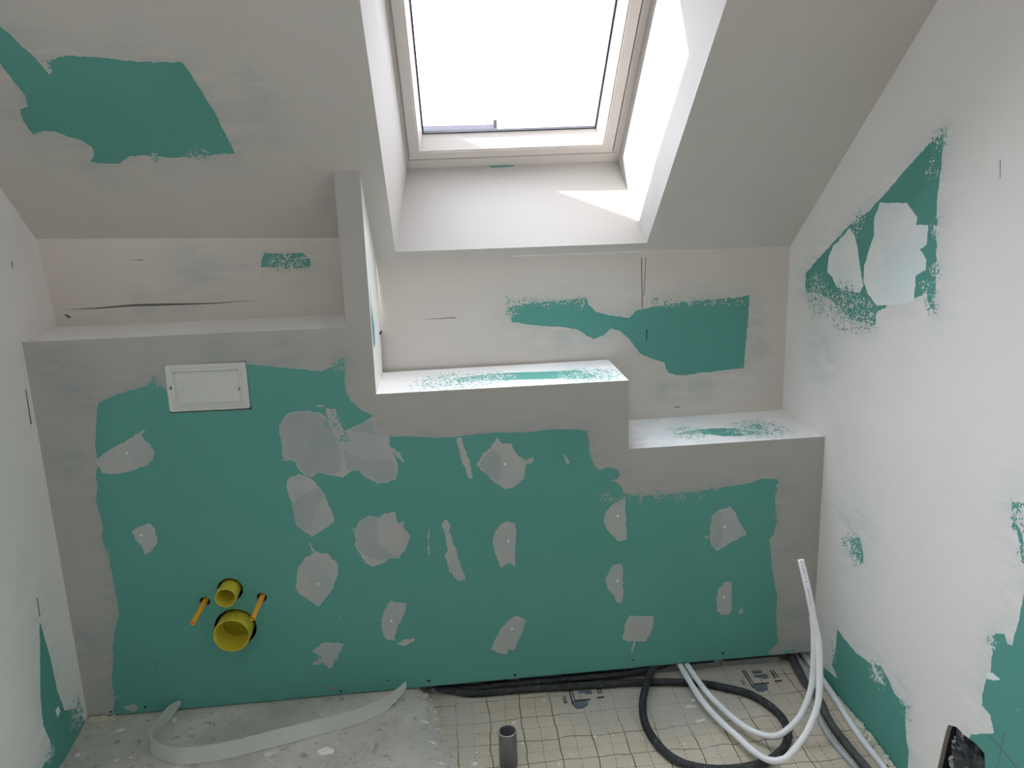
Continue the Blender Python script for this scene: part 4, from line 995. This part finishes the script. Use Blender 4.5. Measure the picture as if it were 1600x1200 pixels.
# ---------------------------------------------------------------- track and stud feet under the panel
def box(bm, a_, b_):
    r = bmesh.ops.create_cube(bm, size=1)
    for v_ in r['verts']:
        v_.co = Vector([(a_[i] + b_[i]) / 2 + v_.co[i] * (b_[i] - a_[i]) for i in range(3)])
    return r
bm = bmesh.new()
TX0, TX1 = 1.06, 2.245
box(bm, (TX0, .0235, ZF), (TX1, .0243, -.0245)); box(bm, (TX0, .0707, ZF), (TX1, .0715, -.0245)); box(bm, (TX0, .0243, ZF), (TX1, .0707, ZF + .0012))
tr_ = bm_obj('floor_track', bm, M_STEEL, None, False)
tag(tr_, 'galvanised steel floor track in the gap under the green panel', 'track')
def stud(x, w, word, label):
    root = empty('metal_stud', (x, .0228, -.0435)); tag(root, label, 'stud', 'steel studs standing in the floor track')
    bm = bmesh.new()
    box(bm, (-w / 2, 0, 0), (w / 2, .0008, .3)); box(bm, (-w / 2, .0008, 0), (-w / 2 + .0008, .042, .3))
    bm_obj('profile', bm, M_STEEL, root, False)
    for sx in (0,):
        bm = bmesh.new(); lathe_y(bm, .006, .013, [(-.0005, .0030), (-.005, .0036), (-.006, .002), (-.0062, .0004)], 12)
        bm_obj('screw', bm, M_SCREW, root)
    if word: text_mesh('print', word, .016, (x - w / 2 + .022, .0225, -.020), (math.pi / 2, 0, 0), M_STAMP, root, .0001)
stud(1.331, .036, None, 'plain steel stud foot in the middle of the panel gap')
stud(1.714, .060, '(KI', 'steel stud foot printed with (KI near the black conduit loop')
stud(2.030, .034, '(S', 'steel stud foot printed with (S right of the white pipes')

# ---------------------------------------------------------------- grey waste pipe standing in the floor
bm = bmesh.new()
PX, PY = 1.2826, -.3385
R_ = []
for z, r in ((-.040, .0262), (.066, .0262), (.0690, .0258), (.0690, .0238), (.066, .0234), (-.035, .0234)):
    R_.append([bm.verts.new((r * math.cos(2 * math.pi * k_ / 40), r * math.sin(2 * math.pi * k_ / 40), z - ZF)) for k_ in range(40)])
for A_, B_ in zip(R_, R_[1:]):
    for k_ in range(40): bm.faces.new((A_[k_], A_[(k_ + 1) % 40], B_[(k_ + 1) % 40], B_[k_]))
bm.faces.new(R_[-1]); bm.faces.new(R_[0])
root = empty('waste_pipe', (PX, PY, ZF)); tag(root, 'short grey plastic waste pipe standing open in the gridded film', 'pipe')
wp = bm_obj('pipe', bm, M_PVC, root)
bm = bmesh.new()
R_ = []
for r, z in ((.0262, .0), (.0266, .0003), (.0234, .0012), (.0232, .0)):
    R_.append([bm.verts.new((r * math.cos(2 * math.pi * k_ / 40), r * math.sin(2 * math.pi * k_ / 40), .114 + z)) for k_ in range(40)])
for A_, B_ in zip(R_, R_[1:]):
    for k_ in range(40): bm.faces.new((A_[k_], A_[(k_ + 1) % 40], B_[(k_ + 1) % 40], B_[k_]))
bm_obj('rim', bm, M_PVC_CUT, root)

# ---------------------------------------------------------------- milky strip standing on edge on the screed
SPT = [(.2837, -.010), (.2737, -.0242), (.2598, -.0524), (.2473, -.0947), (.2401, -.139), (.2453, -.170), (.2596, -.1962), (.2857, -.221), (.3333, -.2486), (.3744, -.257), (.441, -.2563), (.5005, -.2467), (.5595, -.2315), (.6304, -.2149), (.729, -.1877), (.8186, -.1625), (.9021, -.1198), (.9506, -.0808), (.985, -.045)]
P = resample(catmull([(x, y, 0) for x, y in SPT], 12), .008)
bm = bmesh.new(); prev = None; n_ = len(P)
for i, p in enumerate(P):
    t = (P[min(i + 1, n_ - 1)] - P[max(i - 1, 0)]).normalized(); nn_ = Vector((-t.y, t.x, 0))
    s_ = i / (n_ - 1)
    h = .047
    z0 = 0.0005
    if s_ > .90: k_ = (s_ - .90) / .10; z0 = .038 * k_ ** 1.3; h = .047 * (1 - k_) + .002 + .016 * k_
    if s_ < .04: h = .047 * (.35 + .65 * s_ / .04) ; z0 = .0005 + (.04 - s_) / .04 * .022
    lean = .010 * math.sin(s_ * 3.0) + .003 * noise.noise(Vector((s_ * 9, 0, 0)))
    lo, hi = p + Vector((0, 0, z0)), p + nn_ * lean + Vector((0, 0, z0 + h))
    cur = [bm.verts.new(q) for q in (lo - nn_ * .0012, (lo + hi) / 2 - nn_ * .0004, hi - nn_ * .0012, hi + nn_ * .0012, (lo + hi) / 2 + nn_ * .002, lo + nn_ * .0012)]
    if prev:
        for j in range(6): bm.faces.new((prev[j], prev[(j + 1) % 6], cur[(j + 1) % 6], cur[j]))
    else: bm.faces.new(cur[::-1])
    prev = cur
bm.faces.new(prev)
tag(bm_obj('edge_strip', bm, M_STRIP, None, False), 'long milky plastic strip curled on its edge on the grey screed', 'strip')

# ---------------------------------------------------------------- crumpled foil in the wall hole
bm = bmesh.new()
bmesh.ops.create_icosphere(bm, subdivisions=5, radius=1)
for v_ in bm.verts:
    p = v_.co.copy()
    q = p * 2.2 + Vector((5, 2, 1))
    c_ = abs(noise.noise(q)) + .5 * abs(noise.noise(q * 2.3)) + .3 * abs(noise.noise(q * 5))
    s_ = 0.62 + .65 * c_
    v_.co = Vector((p.x * .036 * s_, p.y * .088 * s_, p.z * .115 * s_))
fx, fy, fz_ = W + .046, -.765, .150
froot = empty('crumpled_foil', (fx, fy, fz_)); tag(froot, 'crumpled black plastic foil stuffed in the rough hole of the right wall', 'foil')
bm_obj('foil', bm, M_FOIL, froot, False)
bm = bmesh.new()
bmesh.ops.create_icosphere(bm, subdivisions=4, radius=1)
for v_ in bm.verts:
    p = v_.co.copy(); c_ = abs(noise.noise(p * 2.6 + Vector((1, 7, 3)))) + .4 * abs(noise.noise(p * 6))
    s_ = .7 + .5 * c_
    v_.co = Vector((-.012 + p.x * .028 * s_, .005 + p.y * .034 * s_, -.015 + p.z * .050 * s_))
bm_obj('inner_fold', bm, M_FOILG, froot, False)
bm = bmesh.new()
P = [Vector((-.028, -.030 - .004 * i, .035 - .007 * i + .004 * math.sin(i))) for i in range(5)]
sweep(bm, P, lambda i: .004 + .002 * math.sin(i * 2), 8)
bm_obj('blue_mark', bm, M_BLUE, froot)

# ---------------------------------------------------------------- plaster chips and crumbs
def chip_mesh(seed, L, Wd, H):
    rnd = random.Random(seed); bm = bmesh.new(); n = rnd.choice([5, 6, 7])
    top_, bot = [], []
    for i in range(n):
        a_ = 2 * math.pi * (i + rnd.uniform(-.3, .3)) / n; r = rnd.uniform(.65, 1.0)
        x, y = L * r * math.cos(a_), Wd * r * math.sin(a_)
        bot.append(bm.verts.new((x, y, 0))); top_.append(bm.verts.new((x * .85, y * .85, H * rnd.uniform(.6, 1.3))))
    bm.faces.new(top_); bm.faces.new(bot[::-1])
    for i in range(n): bm.faces.new((bot[i], bot[(i + 1) % n], top_[(i + 1) % n], top_[i]))
    return bm
big = [((.126, -.077), .018, .008, .35, 'largest filler chip on the screed near the left wall'),
       ((.1643, -.2114), .012, .008, .2, 'rounded filler chip nearest the camera by the left wall'),
       ((.0413, -.1727), .012, .009, .9, 'filler chip wedged against the foot of the left wall'),
       ((.3589, -.1253), .010, .005, -.3, 'small filler chip inside the curl of the milky strip'),
       ((.2757, -.0537), .010, .012, 1.3, 'filler flake right beside the upturned end of the milky strip'),
       ((1.0418, -.1731), .020, .006, -.45, 'long filler chip on the screed edge behind the grey pipe'),
       ((1.0715, -.2734), .018, .005, -.7, 'thin slanted filler chip on the screed edge left of the grey pipe'),
       ((1.0935, -.3602), .013, .006, -.4, 'filler chip on the screed edge closest to the camera'),
       ((1.1939, -.2779), .008, .006, .2, 'small filler crumb on the film left of the grey pipe'),
       ((1.1864, -.3216), .014, .008, .8, 'pointed filler chip on the film left of the grey pipe'),
       ((.7600, -.2620), .027, .024, .2, 'round dried filler splat on the screed in front of the milky strip'),
       ((.5950, -.2480), .018, .007, .1, 'oval flat filler spot touching the front of the milky strip'),
       ((.2050, -.2100), .008, .006, .6, 'small filler crumb beside the rounded chip near the left wall'),
       ((.7260, -.0900), .011, .004, .1, 'thin filler sliver on the screed close to the panel foot behind the strip'),
       ((1.8903, -.1357), .011, .009, .3, 'filler lump inside the black conduit loop'),
       ((1.8746, -.1653), .026, .010, .1, 'long ragged filler smear chip inside the black conduit loop'),
       ((1.8831, -.2339), .020, .007, .2, 'curled filler chip inside the black conduit loop'),
       ((1.3138, -.1594), .009, .007, .5, 'square filler chip on the film just behind the grey pipe'),
       ((1.4192, -.069), .008, .006, .5, 'small filler chip on the film by the printed emblem')]
def ground(x, y): return (ZF + .0002) if x > edge_x(y) + .004 else (-.0008)
for i, ((x, y), L, Wd, rz, lab) in enumerate(big):
    o = bm_obj('filler_chip', chip_mesh(i + 3, L, Wd, .004), M_CHIP, None, False)
    o.location = (x, y, ground(x, y)); o.rotation_euler = (0, 0, rz)
    tag(o, lab, 'chip', 'filler chips on the floor')
rnd = random.Random(21)
base = [bm_obj('filler_flake', chip_mesh(60 + i, .0052, .0032, .0018), M_CHIP, None, False) for i in range(4)]
spots = []
while len(spots) < 46:
    x, y = rnd.uniform(.08, 2.05), -rnd.uniform(.01, .52) ** 1.0
    if x < 1.0 and abs(y + .23) < .05: continue
    if math.hypot(x - PX, y - PY) < .04: continue
    if x > 1.6 and (abs(math.hypot((x - 1.915) / 1.0, (y + .25) / 1.0) - .205) < .03 or y > -.09): continue
    if x > 1.05 and y > -.05: continue
    spots.append((x, y))
for i, (x, y) in enumerate(spots):
    o = base[i] if i < 4 else base[i % 4].copy()
    if i >= 4: COL.objects.link(o)
    s_ = rnd.uniform(.6, 1.5)
    o.location = (x, y, ground(x, y)); o.rotation_euler = (0, 0, rnd.uniform(0, 6)); o.scale = (s_, s_, s_)
    sc_ = x < edge_x(y)
    tag(o, 'tiny white filler flake strewn on the grey screed' if sc_ else 'tiny white filler flake strewn on the gridded film', 'flake',
        'filler flakes strewn on the screed' if sc_ else 'filler flakes strewn on the film')
# rubble against the right wall, along the screed edge and in the left corner
bm = bmesh.new()
def crumb(x, y, z, s_):
    r = bmesh.ops.create_icosphere(bm, subdivisions=1, radius=s_)
    rz = rnd.random()
    for v_ in r['verts']: v_.co = Vector((x, y, z)) + Vector((v_.co.x * rnd.uniform(.6, 1.3), v_.co.y * rnd.uniform(.6, 1.3), v_.co.z * rnd.uniform(.4, .9)))
for _ in range(420):
    y = -rnd.uniform(.19, .75); x = right_x(y) - .0035 - abs(rnd.gauss(0, .006)) * (1 + 1.0 * min(1, (-y - .19) * 6))
    s_ = rnd.uniform(.0015, .0065) * (1 + .5 * math.exp(-((y + .38) / .14) ** 2))
    x = min(x, right_x(y) - s_ * 1.4)
    crumb(x, y, ZF + s_ * .7 + rnd.uniform(0, .012) * math.exp(-((y + .38) / .12) ** 2) * (1 if x > 2.33 else 0), s_)
for _ in range(420):
    y = -rnd.uniform(.0, .55); x = edge_x(y) + rnd.gauss(.006, .011); s_ = rnd.uniform(.0008, .0038)
    crumb(x, y, (ZF + s_ * .6 + .001) if x > edge_x(y) + .004 else s_ * .3 - .006, s_)
tag(bm_obj('filler_crumbs', bm, M_CRUMB, None, False), 'crumbled filler rubble scattered along the foot of the right wall and the screed edge', 'rubble', kind='stuff')
bm = bmesh.new()
for _ in range(130):
    x = .012 + abs(rnd.gauss(0, .06)); y = -.008 - abs(rnd.gauss(0, .018)); s_ = rnd.uniform(.0015, .0075) * (1 if x < .09 else .5)
    x = max(x, left_x(y) + s_ * 1.5)
    crumb(x, y, s_ * .6, s_)
tag(bm_obj('corner_crumbs', bm, M_CRUMB, None, False), 'broken grey crumbs piled in the left corner at the foot of the panel', 'rubble', kind='stuff')
